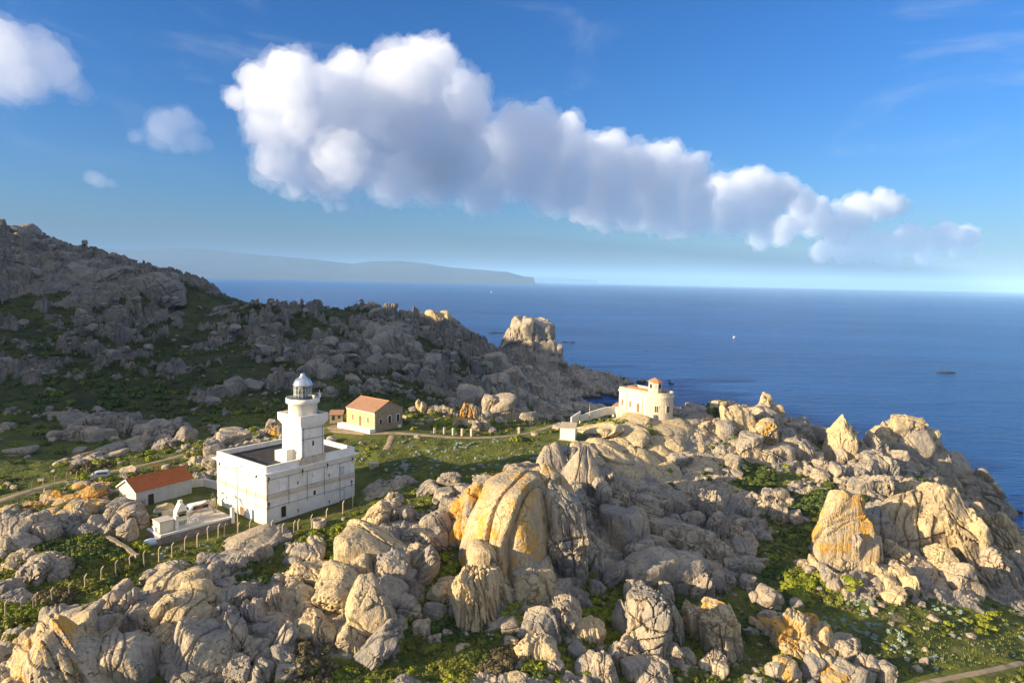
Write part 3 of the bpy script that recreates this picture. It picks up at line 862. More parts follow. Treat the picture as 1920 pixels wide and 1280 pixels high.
outcrop("broad dark grey sloping slab in shade at the bottom of the ring", [
 (380,1220,116,88,-20,''), (440,1200,44,80,-10,''), (457,1126,42,52,0,''), (474,1153,40,58,10,''), (445,1257,40,44,0,''), (486,1262,46,46,-10,''), (474,1220,36,36,0,''), (430,1170,40,60,-20,''), (350,1262,60,40,0,'')])
outcrop("line of ribbed blocks and long planks of rock between two domes", [
 (513,1128,36,58,10,'f'), (510,1170,46,30,0,'d'), (510,1202,32,34,0,''), (533,1204,30,68,-30,''), (537,1235,62,36,-40,''), (495,1190,30,40,0,''), (540,1262,44,34,0,''), (520,1090,26,30,0,'')])
outcrop("smooth blue grey boulder filling the gap between two yellow domes", [
 (235,1240,98,86,6,'d'), (262,1206,34,32,0,'d'), (280,1233,32,32,0,'d'), (300,1216,38,36,0,'d'), (318,1230,30,44,-24,''), (205,1200,40,30,10,''), (190,1195,30,30,0,'')])
outcrop("yellow peaked slab with orange lichen along its crest in the bottom corner", [
 (103,1230,140,112,12,'k s'), (134,1200,88,58,24,'lt'), (160,1242,34,124,40,'t'), (188,1240,28,120,42,''), (52,1234,46,58,-14,'t'), (62,1202,50,36,-18,'t'), (60,1275,60,40,0,'t'), (110,1275,60,40,0,'t')])
outcrop("low grey boulders crowning the yellow peaked slab", [
 (113,1160,50,32,-6,''), (90,1157,28,30,0,''), (148,1165,70,44,14,''), (165,1189,62,46,20,''), (80,1180,30,20,0,''), (15,1262,46,42,0,''), (130,1145,30,18,0,'')])
outcrop("flat grey whaleback of rock under the fence in front of the white building", [
 (462,1018,124,44,-14,'p'), (430,1046,64,30,-14,'p'), (465,1050,32,30,0,''), (440,1066,44,36,-10,''), (415,1078,36,30,0,''), (392,1050,50,20,-14,''), (487,1036,40,28,0,'')])
outcrop("round boulder pile crammed against the red roofed shed", [
 (217,993,28,46,-10,'d'), (237,998,28,46,0,'d'), (240,968,50,40,0,'d'), (224,953,42,32,0,'d'), (203,980,24,50,-16,'d'), (256,948,28,26,0,''), (262,975,26,40,0,'d'), (190,995,24,30,-20,'')])
outcrop("brown crag of upright blocks beside the round boulder pile", [
 (180,985,28,42,-20,''), (148,979,48,34,-10,''), (113,985,46,42,0,''), (165,1000,34,26,-10,''), (130,992,30,26,0,'')])
outcrop("brown knobbly rocks cut by the frame edge above the scrub", [
 (24,1000,62,54,0,'d'), (62,990,48,48,0,''), (79,982,30,44,10,''), (8,1022,40,36,0,''), (92,1000,36,36,0,''), (44,1018,40,30,0,'')])
outcrop("cube jointed grey rocks alone among scrub above the corner fence", [
 (72,1070,62,54,-6,''), (97,1053,38,30,0,''), (108,1076,32,38,0,''), (50,1085,32,28,0,''), (118,1062,24,24,0,'')])
outcrop("small tan rocks beside the cube jointed grey ones", [(38,1046,32,26,0,'t'), (22,1063,26,22,0,'t'), (52,1048,22,20,0,'')])
outcrop("tilted grey slab pair lying in dead brush by the corner fence", [(26,1105,48,28,-22,''), (30,1122,58,20,-8,'')])
outcrop("long ridge of rocks painted orange by lichen below the track", [
 (165,930,56,34,-20,'pl'), (144,948,46,28,-20,'pl'), (107,934,36,20,-10,'l'), (120,942,76,16,-24,'pl'), (179,932,40,34,0,'l'), (190,925,28,30,10,'l'), (95,960,40,20,-20,'pl'), (60,948,30,18,0,'l'), (130,962,50,24,-24,'ps'), (155,912,46,12,-24,'pl'),
 (20,955,26,18,0,'l'), (40,962,30,16,-20,'pl'), (75,970,36,18,-20,'ps'), (150,960,36,30,-10,'s'), (85,945,20,14,0,'l'), (180,950,34,24,-10,'s'), (12,972,30,16,-20,'ps')])
outcrop("tan pavement of smooth joined slabs carrying the old signal house", [
 (1131,775,46,34,-36,'pt'), (1120,810,52,42,-36,'pt'), (1155,787,18,50,-38,'pt'), (1190,788,54,30,6,'pt'), (1172,816,80,40,10,'pt'), (1196,800,54,22,8,'pt'), (1258,806,82,48,12,'pt'), (1247,834,86,38,14,'pt'), (1310,836,34,64,4,'pt'), (1164,835,48,30,8,'pt'), (1133,845,60,42,-30,'pt'),
 (1096,846,44,24,-20,'pt'), (1199,868,64,44,10,'pt'), (1232,848,62,30,10,'pt'), (1177,885,74,44,-14,'pt'), (1218,872,42,48,0,'pt'), (1249,892,60,48,0,'pt'), (1291,868,46,48,0,'pt'), (1330,880,36,80,14,'pt'), (1297,898,54,64,10,'pt'), (1150,868,40,40,-30,'pt'), (1275,840,40,30,10,'pt'), (1110,862,40,24,-20,'pt')])
outcrop("grey cracked cliff dropping from the tan pavement to the shaded valley", [
 (1190,918,48,34,0,''), (1242,934,86,50,6,''), (1297,924,54,46,0,''), (1247,945,90,50,0,''), (1309,1028,62,66,0,'f'), (1334,1030,48,50,0,'f'), (1253,1008,48,42,0,''), (1267,990,34,34,0,''), (1297,982,42,48,0,''), (1290,955,50,40,0,''), (1330,960,40,70,10,'f'), (1215,955,44,40,0,''), (1345,1000,30,60,10,'f'), (1300,1060,40,50,0,'')])
outcrop("single great rounded boulder in the shade under the grey cliff", [(1287,1073,80,78,20,'d'), (1320,1100,40,50,0,'f'), (1345,1095,30,40,0,'f')])
outcrop("steep brown slabs behind the tan pavement, topped by small boulders", [
 (1385,792,62,80,20,'t'), (1356,764,52,24,6,'t'), (1429,819,54,62,16,'s'), (1443,852,54,42,10,''), (1414,762,38,18,0,''), (1395,762,40,20,0,'t'), (1400,840,50,50,10,''), (1360,810,40,50,10,''), (1470,835,40,50,10,''), (1500,850,40,50,16,''), (1500,808,38,38,10,''), (1486,805,28,26,0,'')])

outcrop("tall golden pinnacle with orange lichen rising from dark green scrub", [
 (1574,1004,84,146,2,'k s'), (1549,1030,32,70,-14,'t'), (1595,1008,30,98,10,'ft'), (1581,1056,34,40,0,'t'), (1563,965,34,44,-4,'l'), (1600,1040,24,70,8,'f'), (1560,1055,26,40,-10,'t')])
outcrop("apron of small pale blocks spilling from the golden pinnacle", [
 (1503,1058,26,22,0,'t'), (1525,1058,20,26,0,'t'), (1553,1082,30,30,0,''), (1515,1068,20,18,0,''), (1535,1045,18,22,0,''), (1542,1068,20,24,0,''), (1528,1035,18,18,0,''), (1565,1098,24,20,0,''), (1580,1085,20,20,0,'')])
outcrop("brownish pyramid boulder between the golden pinnacle and the bright cliff", [(1650,990,72,66,10,'k d'), (1606,970,34,30,0,'d'), (1631,1036,36,54,-4,'t'), (1672,1036,28,48,10,'t'), (1625,1000,40,40,0,'')])
outcrop("splayed fan of sunlit blocks below the pyramid boulder", [
 (1650,1074,30,26,-14,'t'), (1687,1082,34,50,8,'st'), (1634,1068,24,30,0,'t'), (1681,1120,34,28,10,'t'), (1665,1095,30,34,0,'t'), (1645,1098,26,26,0,''), (1700,1100,24,40,14,'t'), (1670,1060,22,28,0,''), (1690,1050,26,34,10,'t'), (1640,1050,26,22,0,'')])
outcrop("bright rib of steep yellow slabs falling to the sea, largest on the seaward side", [
 (1723,990,112,112,16,'st'), (1788,1000,44,168,31,'fst'), (1828,1026,44,162,31,'ft'), (1759,954,36,114,32,'t'), (1885,1026,44,146,28,'ft'), (1842,974,28,64,30,'t'), (1713,923,54,42,0,'t'), (1824,960,36,24,0,'t'), (1864,1000,26,44,24,'t'), (1853,1066,64,110,28,'f'), (1698,988,40,36,0,'t'), (1709,1024,40,28,20,'t'), (1760,1050,50,60,20,'t'), (1800,1085,50,60,24,''), (1740,945,40,40,0,'t'), (1900,1080,40,80,24,'f'), (1690,955,40,36,0,''), (1870,1100,50,40,20,'')])
outcrop("grey castle of huge rounded blocks with white sunlit caps above the sea", [
 (1705,846,94,112,8,'d'), (1705,797,66,30,-2,'t'), (1659,820,42,40,0,'t'), (1752,846,38,56,14,'d'), (1741,820,36,26,0,'t'), (1723,872,60,76,8,'d'), (1759,886,42,70,16,'d'), (1670,864,52,72,-4,''), (1690,815,40,40,0,''), (1740,905,50,50,10,''), (1690,900,50,40,0,'f')], Y=196)
outcrop("white fluted spire on the skyline left of the grey castle", [
 (1578,818,40,66,-6,'k t',186), (1590,826,22,48,4,'ft',187), (1594,857,70,50,0,'',186), (1630,846,26,64,-8,'f',188), (1648,852,22,56,-10,'f',188), (1612,850,24,54,4,'f',187), (1652,876,60,50,0,''), (1575,862,30,40,0,''), (1620,885,50,36,0,'')])
outcrop("dark jointed cliff slabs sliding into the water on the seaward edge", [
 (1802,895,50,90,46,'',205), (1831,936,60,110,44,'',203), (1856,916,28,26,0,'',212), (1780,920,50,70,40,'',199), (1862,950,40,60,40,'',208), (1810,935,50,80,44,'',202)])
outcrop("fluted mid slope ribs between grey castle and bright yellow slabs", [
 (1612,916,46,46,0,''), (1659,920,46,58,4,'f'), (1652,953,34,26,0,''), (1569,888,30,38,0,'d'), (1537,873,32,26,0,''), (1587,906,26,24,0,'d'), (1540,895,30,24,0,''), (1630,905,34,30,0,''), (1680,930,34,40,0,'f'), (1605,890,34,26,0,'')])
outcrop("knot of standing stones in the green hollow", [
 (1462,931,28,36,0,'d'), (1437,953,28,26,0,''), (1456,961,16,34,0,''), (1472,965,14,36,4,''), (1490,972,28,26,0,''), (1448,965,12,28,0,''), (1505,975,22,16,0,'')])
# beyond the meadow
outcrop("yellow lichen covered crag of thin upright fins beside the track", [
 (872,778,20,44,-12,'fl'), (886,782,14,56,0,'fl'), (898,786,12,48,4,'f'), (906,792,10,34,8,'f'), (862,792,22,20,-14,'l'), (914,800,12,24,10,'f'), (878,796,24,20,0,'s'), (893,800,16,24,0,'f')])
outcrop("split brown boulder standing behind the yellow fins", [(882,748,50,46,0,''), (868,765,34,40,-8,''), (900,765,30,40,10,'')], Y=238)
outcrop("smooth grey round boulders right of the yellow fins, above the ravine", [(925,776,36,46,4,'d'), (944,766,48,46,0,'d'), (965,785,40,40,0,''), (945,800,40,30,0,''), (985,790,40,36,0,''), (930,755,40,24,0,'')], Y=222)
outcrop("pale broken knobs in a row behind the meadow by the yellow house", [(784,760,10,22,0,'t'), (795,764,12,20,0,'t'), (775,768,16,14,0,''), (812,771,20,14,0,'t'), (830,768,26,16,0,''), (842,770,24,14,0,'t'), (805,781,16,10,0,''), (822,784,20,12,0,''), (850,775,20,14,0,'')], Y=212)
outcrop("orange topped boulder pair peeking over the flat roof", [(518,802,30,24,0,'l'), (500,812,24,18,0,''), (508,796,20,16,0,''), (528,812,16,18,0,'s'), (492,818,20,12,0,'')], Y=180)
outcrop("flat topped monolith towering over the far headland", [(1003,638,66,84,4,'b',562), (980,640,54,80,-10,'b f',560), (958,652,40,48,-24,'f',558), (1020,652,30,60,10,'b',563), (948,664,30,26,-20,'',556)])
outcrop("sunlit crown of pale round knobs on the far skyline", [(815,598,34,36,0,'dt',458), (797,602,26,28,-6,'t',458), (834,600,26,34,4,'dt',458), (846,608,24,24,8,'',458), (806,612,40,20,0,'t',455), (786,608,16,12,0,'t',457), (856,616,24,20,0,'',458), (868,624,24,18,0,'',458)])
outcrop("knobbly finger rock poking above the far skyline", [(728,585,18,30,0,'k f',430), (722,592,12,20,-8,'',430), (735,592,12,20,8,'',430), (728,600,30,20,0,'',428)])
outcrop("pair of ridged horns on the far skyline near the sunlit crown", [(757,596,16,30,-6,'f',436), (768,600,16,34,6,'f',436), (778,608,16,24,10,'',438), (762,614,34,22,0,'',434), (748,606,16,20,0,'',434)])
outcrop("blunt skyline knob left of the finger rock", [(705,588,24,20,0,'',425), (694,592,14,14,0,'',425), (716,594,14,12,0,'',425)])
outcrop("broad smooth slabs leaning on the hillside above the yellow house", [(728,648,60,60,6,'d',350), (700,628,40,44,-20,'',360), (745,622,50,34,0,'',375), (700,660,36,40,-20,'',345), (760,650,36,60,24,'',352), (780,672,40,60,30,'',350), (735,685,60,40,0,'',330), (690,612,24,24,-14,'',372), (800,690,50,50,20,'',345)])
outcrop("tall shaded wall of rock behind the lantern", [(610,722,36,62,0,'d',262), (592,690,36,34,0,'d',272), (585,712,24,40,0,'',266), (625,690,30,40,0,'',272), (570,700,30,30,0,'',270)])
outcrop("lone egg shaped boulder lying on the shaded slope", [(660,714,36,22,-6,'d',258)])
outcrop("boulders of the headland foot along the cove", [(1033,710,34,32,0,'d'), (1085,714,56,38,0,''), (1127,708,50,24,0,'f'), (1033,674,44,40,-20,''), (1060,722,34,26,0,''), (1105,722,40,26,0,''), (1050,690,34,26,0,''), (1010,700,34,30,0,''), (921,678,52,36,10,'d'), (905,690,40,30,0,''), (945,690,40,24,0,''), (1145,714,34,14,0,''), (985,695,30,22,0,''), (1040,655,26,20,0,''), (960,712,50,40,14,''), (930,720,60,46,18,'d'), (1000,735,40,30,0,''), (970,745,40,34,0,'')])
outcrop("dark shore rocks in front of the cove", [(1060,768,50,16,0,''), (1095,764,46,16,0,''), (1030,770,40,20,0,''), (1120,770,36,18,0,''), (1075,778,60,14,0,''), (1010,765,30,24,0,'d'), (1000,752,24,22,0,'')], Y=400)
# the high hill on the left
outcrop("great bare granite face of the high hill, cracked and grey", [
 (77,520,120,86,8,'d',428), (140,532,96,82,10,'d',424), (205,534,80,62,12,'d',420), (270,536,70,44,10,'d',416), (305,545,56,40,16,'',414), (234,512,50,30,6,'',424), (180,505,50,40,8,'',428), (110,500,70,50,-4,'f',430), (40,545,60,50,-10,'',424), (120,560,90,40,0,'f',412), (60,505,60,40,-14,'',432), (170,560,80,36,10,'',410), (240,552,60,40,14,'',414)])
outcrop("higher summit of the hill catching a little sun", [(8,478,110,90,10,'',500), (40,462,70,60,14,'',505), (70,472,50,40,16,'',490), (5,445,50,40,0,'',512), (28,448,40,30,10,'',510), (-30,450,80,70,0,'',510), (90,482,40,26,10,'',470)])
outcrop("small jagged teeth along the hill crest", [(194,495,20,16,0,'t',440), (206,502,14,14,0,'t',438), (222,500,16,14,0,'',440), (236,504,18,12,0,'',440), (292,518,20,14,0,'t',425), (270,515,16,10,0,'',430), (328,562,14,10,0,'t',400), (312,560,12,10,0,'t',400), (215,512,18,10,0,'',436), (258,512,14,10,0,'',436)])
outcrop("fractured block hill in the shaded valley, wider of two", [(160,800,70,44,0,'f'), (200,795,76,50,0,'f'), (240,800,60,40,0,'f'), (270,808,40,28,0,''), (140,812,40,30,0,''), (185,815,60,26,0,'')])
outcrop("rounded fractured block hill in the shaded valley, nearer the white building", [(305,815,70,48,0,'f'), (335,812,50,44,0,'f'), (330,795,30,24,0,''), (355,820,34,34,0,''), (285,828,34,24,0,''), (315,832,50,22,0,'')])
outcrop("long low streak of slabs on the shaded green slope", [(190,850,90,16,-16,'p'), (150,868,50,14,-18,'p'), (230,838,70,16,-16,'p'), (170,862,50,16,-16,'p'), (210,856,40,14,-10,'p'), (120,868,40,10,-20,'p'), (255,840,40,20,-10,'p'), (160,855,40,12,-20,'p')])
outcrop("two white blocks balanced on the ridge above the brown slabs", [(1436,755,20,28,0,'t',212), (1452,769,28,22,6,'t',212), (1424,768,18,14,0,'t',212), (1440,775,40,18,0,'t',211)])

outcrop("scatter of grey crags and slabs in scrub right below the lichen streaked dome", [
 (1047,1122,42,50,0,''), (1014,1175,60,62,6,''), (1059,1160,56,74,4,'f'), (957,1175,36,32,0,'d'), (1010,1222,76,52,10,'t'), (957,1205,30,20,0,''), (1025,1100,18,26,0,''), (1017,1130,22,32,0,''), (972,1272,40,24,0,'t'), (1040,1250,34,30,0,'')])
outcrop("shattered crag half buried in yellow green shrubs left of the fluted pale dome", [
 (1104,1190,54,42,0,'t'), (1149,1078,24,64,-50,''), (1107,1254,58,42,0,''), (1134,1262,46,52,6,'f'), (1085,1225,30,26,0,''), (1158,1228,36,40,0,''), (1090,1130,34,26,-30,''), (1120,1105,30,24,-20,''), (1075,1095,26,30,0,'')])
outcrop("pale broken ledges on the scrub slope left of the dome foot", [
 (845,1115,66,34,-16,'t'), (815,1145,40,30,-20,''), (860,1140,36,30,-10,''), (768,1140,46,50,0,'d'), (790,1180,30,30,0,''), (875,1222,54,16,-24,'t'), (840,1090,30,20,0,''), (815,1200,26,20,0,'')])
outcrop("heap of grey angular blocks in the shaded valley below the cracked cliff", [
 (1394,958,30,24,0,''), (1419,937,26,22,0,''), (1392,1030,44,30,-14,''), (1447,1124,40,40,-10,'d'), (1492,1130,26,20,0,'d'), (1587,936,24,40,36,''), (1367,1000,32,34,0,''), (1375,1062,36,32,0,''), (1352,1040,32,44,0,'f'), (1410,1060,32,26,0,''), (1400,1090,28,22,0,''), (1430,1002,26,22,0,''), (1385,985,28,26,0,''), (1400,1008,30,24,0,''), (1365,1090,26,30,0,'f'), (1420,1120,24,20,0,''), (1440,1150,30,16,0,'')])
outcrop("low broken rock band between the meadow and the lichen streaked dome", [
 (930,905,54,26,-6,'p'), (985,884,36,28,0,''), (905,908,40,22,0,''), (870,922,42,28,0,''), (845,898,38,20,0,''), (800,915,46,24,-10,'p'), (760,905,42,20,0,''), (955,893,34,20,0,'s'), (740,932,30,20,0,''), (700,925,40,18,-10,'p'), (880,948,30,24,0,''), (835,930,34,24,0,'')])
# ------------------------------------------------------------------ building materials
def plaster(name, col, dirt=(0.42, 0.35, 0.26), amt=0.5, rust=0.0, scale=1.0):
    m = NB(name)
    p = m.pos()
    s = m.noise(m.pos((1.3, 1.3, 0.22)), 1.0 * scale, 5, 0.6, 0.5)
    n = m.noise(p, 0.55 * scale, 5, 0.62, 0.4)
    f = m.noise(p, 5.0, 4, 0.7)
    c = m.mix(col, tuple(0.86 * x for x in col), m.ramp(n, [(0.40, 0.0), (0.62, 1.0)]))
    c = m.mix(c, dirt, m.ramp(s, [(0.56, 0.0), (0.76, amt)]))
    c = m.mix(c, tuple(0.55 * x for x in dirt), m.ramp(f, [(0.64, 0.0), (0.78, amt * 0.8)]))
    if rust > 0:
        r = m.noise(m.pos((0.8, 0.8, 0.30)), 0.7, 4, 0.6, 0.8)
        c = m.mix(c, (0.42, 0.19, 0.05), m.ramp(r, [(0.64, 0.0), (0.74, rust)]))
    return m.bsdf(c, 0.88, m.bump(m.math('ADD', n, m.math('MULTIPLY', f, 0.4)), 0.35, 0.06), spec=0.2)

def rubble_wall(name, col, joint, s=2.2):
    m = NB(name)
    p = m.pos()
    e = m.voro(p, s, 'DISTANCE_TO_EDGE'); cc = m.voro(p, s, 'F1', 'Color')
    n = m.noise(p, 1.2, 5, 0.65)
    v = m.n('ShaderNodeSeparateColor'); m.put(v.inputs[0], cc)
    c = m.mix(col, tuple(0.55 * x for x in col), m.math('MULTIPLY', v.outputs[0], 0.8))
    c = m.mix(c, joint, m.ramp(e, [(0.03, 1.0), (0.09, 0.0)]))
    c = m.mix(c, joint, m.ramp(n, [(0.54, 0.0), (0.70, 0.7)]))
    return m.bsdf(c, 0.9, m.bump(m.math('ADD', m.ramp(e, [(0.0, 0.0), (0.1, 1.0)]), n), 0.6, 0.12), spec=0.2)

def tiles(name, a, b, across=(3.2, 0.0)):
    """clay tile roof: rows of pan tiles in the roof's own coordinates"""
    m = NB(name)
    o = m.coord('Object')
    w = m.n('ShaderNodeTexWave', wave_type='BANDS', bands_direction='X'); m.put(w.inputs['Vector'], o); w.inputs['Scale'].default_value = 1.05; w.inputs['Distortion'].default_value = 0.25
    w2 = m.n('ShaderNodeTexWave', wave_type='BANDS', bands_direction='Y', wave_profile='SAW'); m.put(w2.inputs['Vector'], o); w2.inputs['Scale'].default_value = 0.75
    n = m.noise(o, 0.9, 5, 0.65); f = m.noise(o, 6.0, 3, 0.7)
    c = m.mix(a, b, m.ramp(n, [(0.40, 0.0), (0.64, 1.0)]))
    c = m.mix(c, tuple(0.45 * x for x in a), m.ramp(w.outputs[0], [(0.05, 0.7), (0.35, 0.0)]))
    c = m.mix(c, (0.50, 0.36, 0.24), m.ramp(f, [(0.60, 0.0), (0.72, 0.5)]))
    c = m.mix(c, (0.12, 0.09, 0.06), m.ramp(f, [(0.30, 0.6), (0.38, 0.0)]))
    h = m.math('ADD', w.outputs[0], m.math('MULTIPLY', w2.outputs[0], 0.4))
    return m.bsdf(c, 0.85, m.bump(h, 0.8, 0.12), spec=0.2)

def plain(name, col, rough=0.8, metal=0.0, spec=0.3, var=0.2, sc=2.0):
    m = NB(name)
    n = m.noise(m.pos(), sc, 5, 0.65, 0.3)
    c = m.mix(col, tuple((1 - var) * 0.8 * x for x in col), m.ramp(n, [(0.40, 0.0), (0.68, 1.0)]))
    return m.bsdf(c, rough, m.bump(n, 0.2, 0.05), spec=spec, metal=metal)

WHITE = plaster("white_limewash", (0.77, 0.74, 0.67), amt=0.55, rust=0.6)
WHITE_TRIM = plaster("white_trim", (0.82, 0.79, 0.73), amt=0.30)
BAND = plaster("ochre_band", (0.60, 0.50, 0.36), amt=0.3)
SHADEWASH = plaster("flaking_shade_blue_wash", (0.42, 0.45, 0.48), dirt=(0.13, 0.12, 0.11), amt=1.0, scale=1.4)  # flaking wash whose blue grey holds the shade of the shed's long side
CREAM = plaster("cream_wash", (0.70, 0.62, 0.46), amt=0.45)
YELLOW = plaster("yellow_ochre_render", (0.66, 0.50, 0.21), dirt=(0.50, 0.34, 0.16), amt=0.4)
STONE_BROWN = rubble_wall("brown_rubble_stone", (0.36, 0.27, 0.17), (0.42, 0.35, 0.24))
STONE_PALE = rubble_wall("pale_rubble_stone", (0.58, 0.50, 0.37), (0.66, 0.58, 0.45))
STONE_GREY = rubble_wall("grey_pink_rubble_stone", (0.36, 0.29, 0.25), (0.27, 0.23, 0.20), 1.8)
DRY_STONE = rubble_wall("dry_stone", (0.44, 0.36, 0.25), (0.14, 0.12, 0.09), 3.2)
TERRACOTTA = tiles("terracotta_tiles", (0.52, 0.15, 0.045), (0.44, 0.12, 0.04))
OLD_TILES = tiles("weathered_pink_tiles", (0.46, 0.25, 0.15), (0.36, 0.21, 0.13))
ORANGE_TILES = tiles("pale_orange_tiles", (0.62, 0.30, 0.14), (0.52, 0.24, 0.12))
TAR = plain("roofing_felt", (0.045, 0.040, 0.038), 0.9, var=0.45, sc=0.6)
DARK = plain("dark_opening", (0.035, 0.030, 0.026), 0.7)
WOOD = plain("brown_wood", (0.22, 0.13, 0.07), 0.75)
SHUTTER = plain("brown_shutter", (0.27, 0.17, 0.10), 0.75)
GREYSHUT = plain("pale_grey_shutter", (0.50, 0.52, 0.52), 0.7)
WHITEPAINT = plain("white_paint", (0.80, 0.80, 0.79), 0.5, var=0.05)
METAL = plain("dome_metal", (0.62, 0.66, 0.70), 0.32, metal=0.85, var=0.12, sc=1.4)
IRON = plain("dark_iron", (0.07, 0.075, 0.075), 0.55, metal=0.3)
CABLE = plain("cable", (0.10, 0.085, 0.07), 0.7)
RUST = plain("rusty_metal", (0.24, 0.11, 0.045), 0.85)
CONCRETE = plaster("concrete_post", (0.46, 0.37, 0.26), amt=0.5)
SLAB = plaster("worn_terrace_screed", (0.48, 0.43, 0.36), dirt=(0.25, 0.21, 0.17), amt=0.8)
def _glass():
    m = NB("lantern_glass")
    m.bsdf((0.86, 0.95, 0.92), 0.03, spec=0.6, Transmission_Weight=0.9, IOR=1.1)
    return m.m
GLASS = _glass()

# ------------------------------------------------------------------ building helpers (local metres; x along, y in, z up)
class MB:
    def __init__(self): self.bm = bmesh.new()
    def box(self, x0, x1, y0, y1, z0, z1):
        bm = self.bm
        v = [bm.verts.new(c) for c in ((x0, y0, z0), (x1, y0, z0), (x1, y1, z0), (x0, y1, z0), (x0, y0, z1), (x1, y0, z1), (x1, y1, z1), (x0, y1, z1))]
        for f in ((3, 2, 1, 0), (4, 5, 6, 7), (0, 1, 5, 4), (1, 2, 6, 5), (2, 3, 7, 6), (3, 0, 4, 7)):
            bm.faces.new([v[i] for i in f])
        return self
    def prism(self, pts, axis, a, b):
        """extrude a polygon (list of 2-tuples) along an axis from a to b"""
        bm = self.bm
        def pt(q, w): return {'x': (w, q[0], q[1]), 'y': (q[0], w, q[1]), 'z': (q[0], q[1], w)}[axis]
        lo = [bm.verts.new(pt(q, a)) for q in pts]; hi = [bm.verts.new(pt(q, b)) for q in pts]
        n = len(pts)
        bm.faces.new(lo[::-1]); bm.faces.new(hi)
        for i in range(n): bm.faces.new([lo[i], lo[(i + 1) % n], hi[(i + 1) % n], hi[i]])
        return self
    def lathe(self, prof, cx=0, cy=0, n=32, a0=0.0, a1=360.0):
        bm = self.bm
        full = abs(a1 - a0) >= 360
        rings = []
        k = n if full else n + 1
        for (r, z) in prof:
            rings.append([bm.verts.new((cx + r * math.cos(math.radians(a0 + (a1 - a0) * i / n)), cy + r * math.sin(math.radians(a0 + (a1 - a0) * i / n)), z)) for i in range(k)])
        for A, B in zip(rings, rings[1:]):
            for i in range(n):
                j = (i + 1) % k
                bm.faces.new([A[i], A[j], B[j], B[i]])
        return self
    def tube(self, a, b, r, n=6):
        a, b = Vector(a), Vector(b)
        d = (b - a).normalized()
        s = d.orthogonal().normalized(); t = d.cross(s)
        A = [self.bm.verts.new(a + r * (math.cos(2 * math.pi * i / n) * s + math.sin(2 * math.pi * i / n) * t)) for i in range(n)]
        B = [self.bm.verts.new(b + r * (math.cos(2 * math.pi * i / n) * s + math.sin(2 * math.pi * i / n) * t)) for i in range(n)]
        for i in range(n): self.bm.faces.new([A[i], A[(i + 1) % n], B[(i + 1) % n], B[i]])
        self.bm.faces.new(A[::-1]); self.bm.faces.new(B)
        return self
    def build(self, name, mat, parent=None, smooth=False):
        bmesh.ops.recalc_face_normals(self.bm, faces=self.bm.faces[:])
        me = bpy.data.meshes.new(name); self.bm.to_mesh(me); self.bm.free()
        if smooth:
            for p in me.polygons: p.use_smooth = True
        return link(name, me, mat, parent)

def win(parent, face, s, z, w, h, pane=None, frame=None, fw=0.10, out=0.05, mull=False, name="window"):
    """a window on face 'x' (wall plane x = 0, outward -x) or 'y' (plane y = 0, outward -y) or ('y', y0)"""
    ax, off = face if isinstance(face, tuple) else (face, 0.0)
    def bx(m, a0, a1, d0, d1, z0, z1):
        if ax == 'y': m.box(a0, a1, off - d1, off - d0, z0, z1)
        else: m.box(off - d1, off - d0, a0, a1, z0, z1)
    m = MB()
    bx(m, s - w / 2, s + w / 2, -0.05, 0.02, z, z + h)
    o = m.build(name, pane or DARK, parent)
    m = MB()
    bx(m, s - w / 2 - fw, s - w / 2, -0.05, out, z - fw, z + h + fw); bx(m, s + w / 2, s + w / 2 + fw, -0.05, out, z - fw, z + h + fw)
    bx(m, s - w / 2, s + w / 2, -0.05, out, z + h, z + h + fw); bx(m, s - w / 2 - 0.04, s + w / 2 + 0.04, -0.05, out + 0.06, z - fw, z)
    if mull: bx(m, s - 0.04, s + 0.04, 0.02, out, z, z + h)
    m.build("frame", frame or WHITE_TRIM, o)
    return o

def arch_poly(s, w, z, h, n=8):
    r = w / 2
    return [(s - r, z), (s + r, z)] + [(s + r * math.cos(math.pi * i / n), z + h - r + r * math.sin(math.pi * i / n)) for i in range(n + 1)]

def arched(parent, face, s, z, w, h, pane, frame, name="window", fw=0.16, out=0.05):
    ax, off = face if isinstance(face, tuple) else (face, 0.0)
    e = 'y' if ax == 'y' else 'x'
    m = MB(); m.prism(arch_poly(s, w, z, h), e, off + 0.05, off - out - 0.02); o = m.build(name, pane, parent)
    m = MB(); m.prism(arch_poly(s, w + 2 * fw, z, h + fw), e, off + 0.05, off - out); m.build("frame", frame, o)
    return o

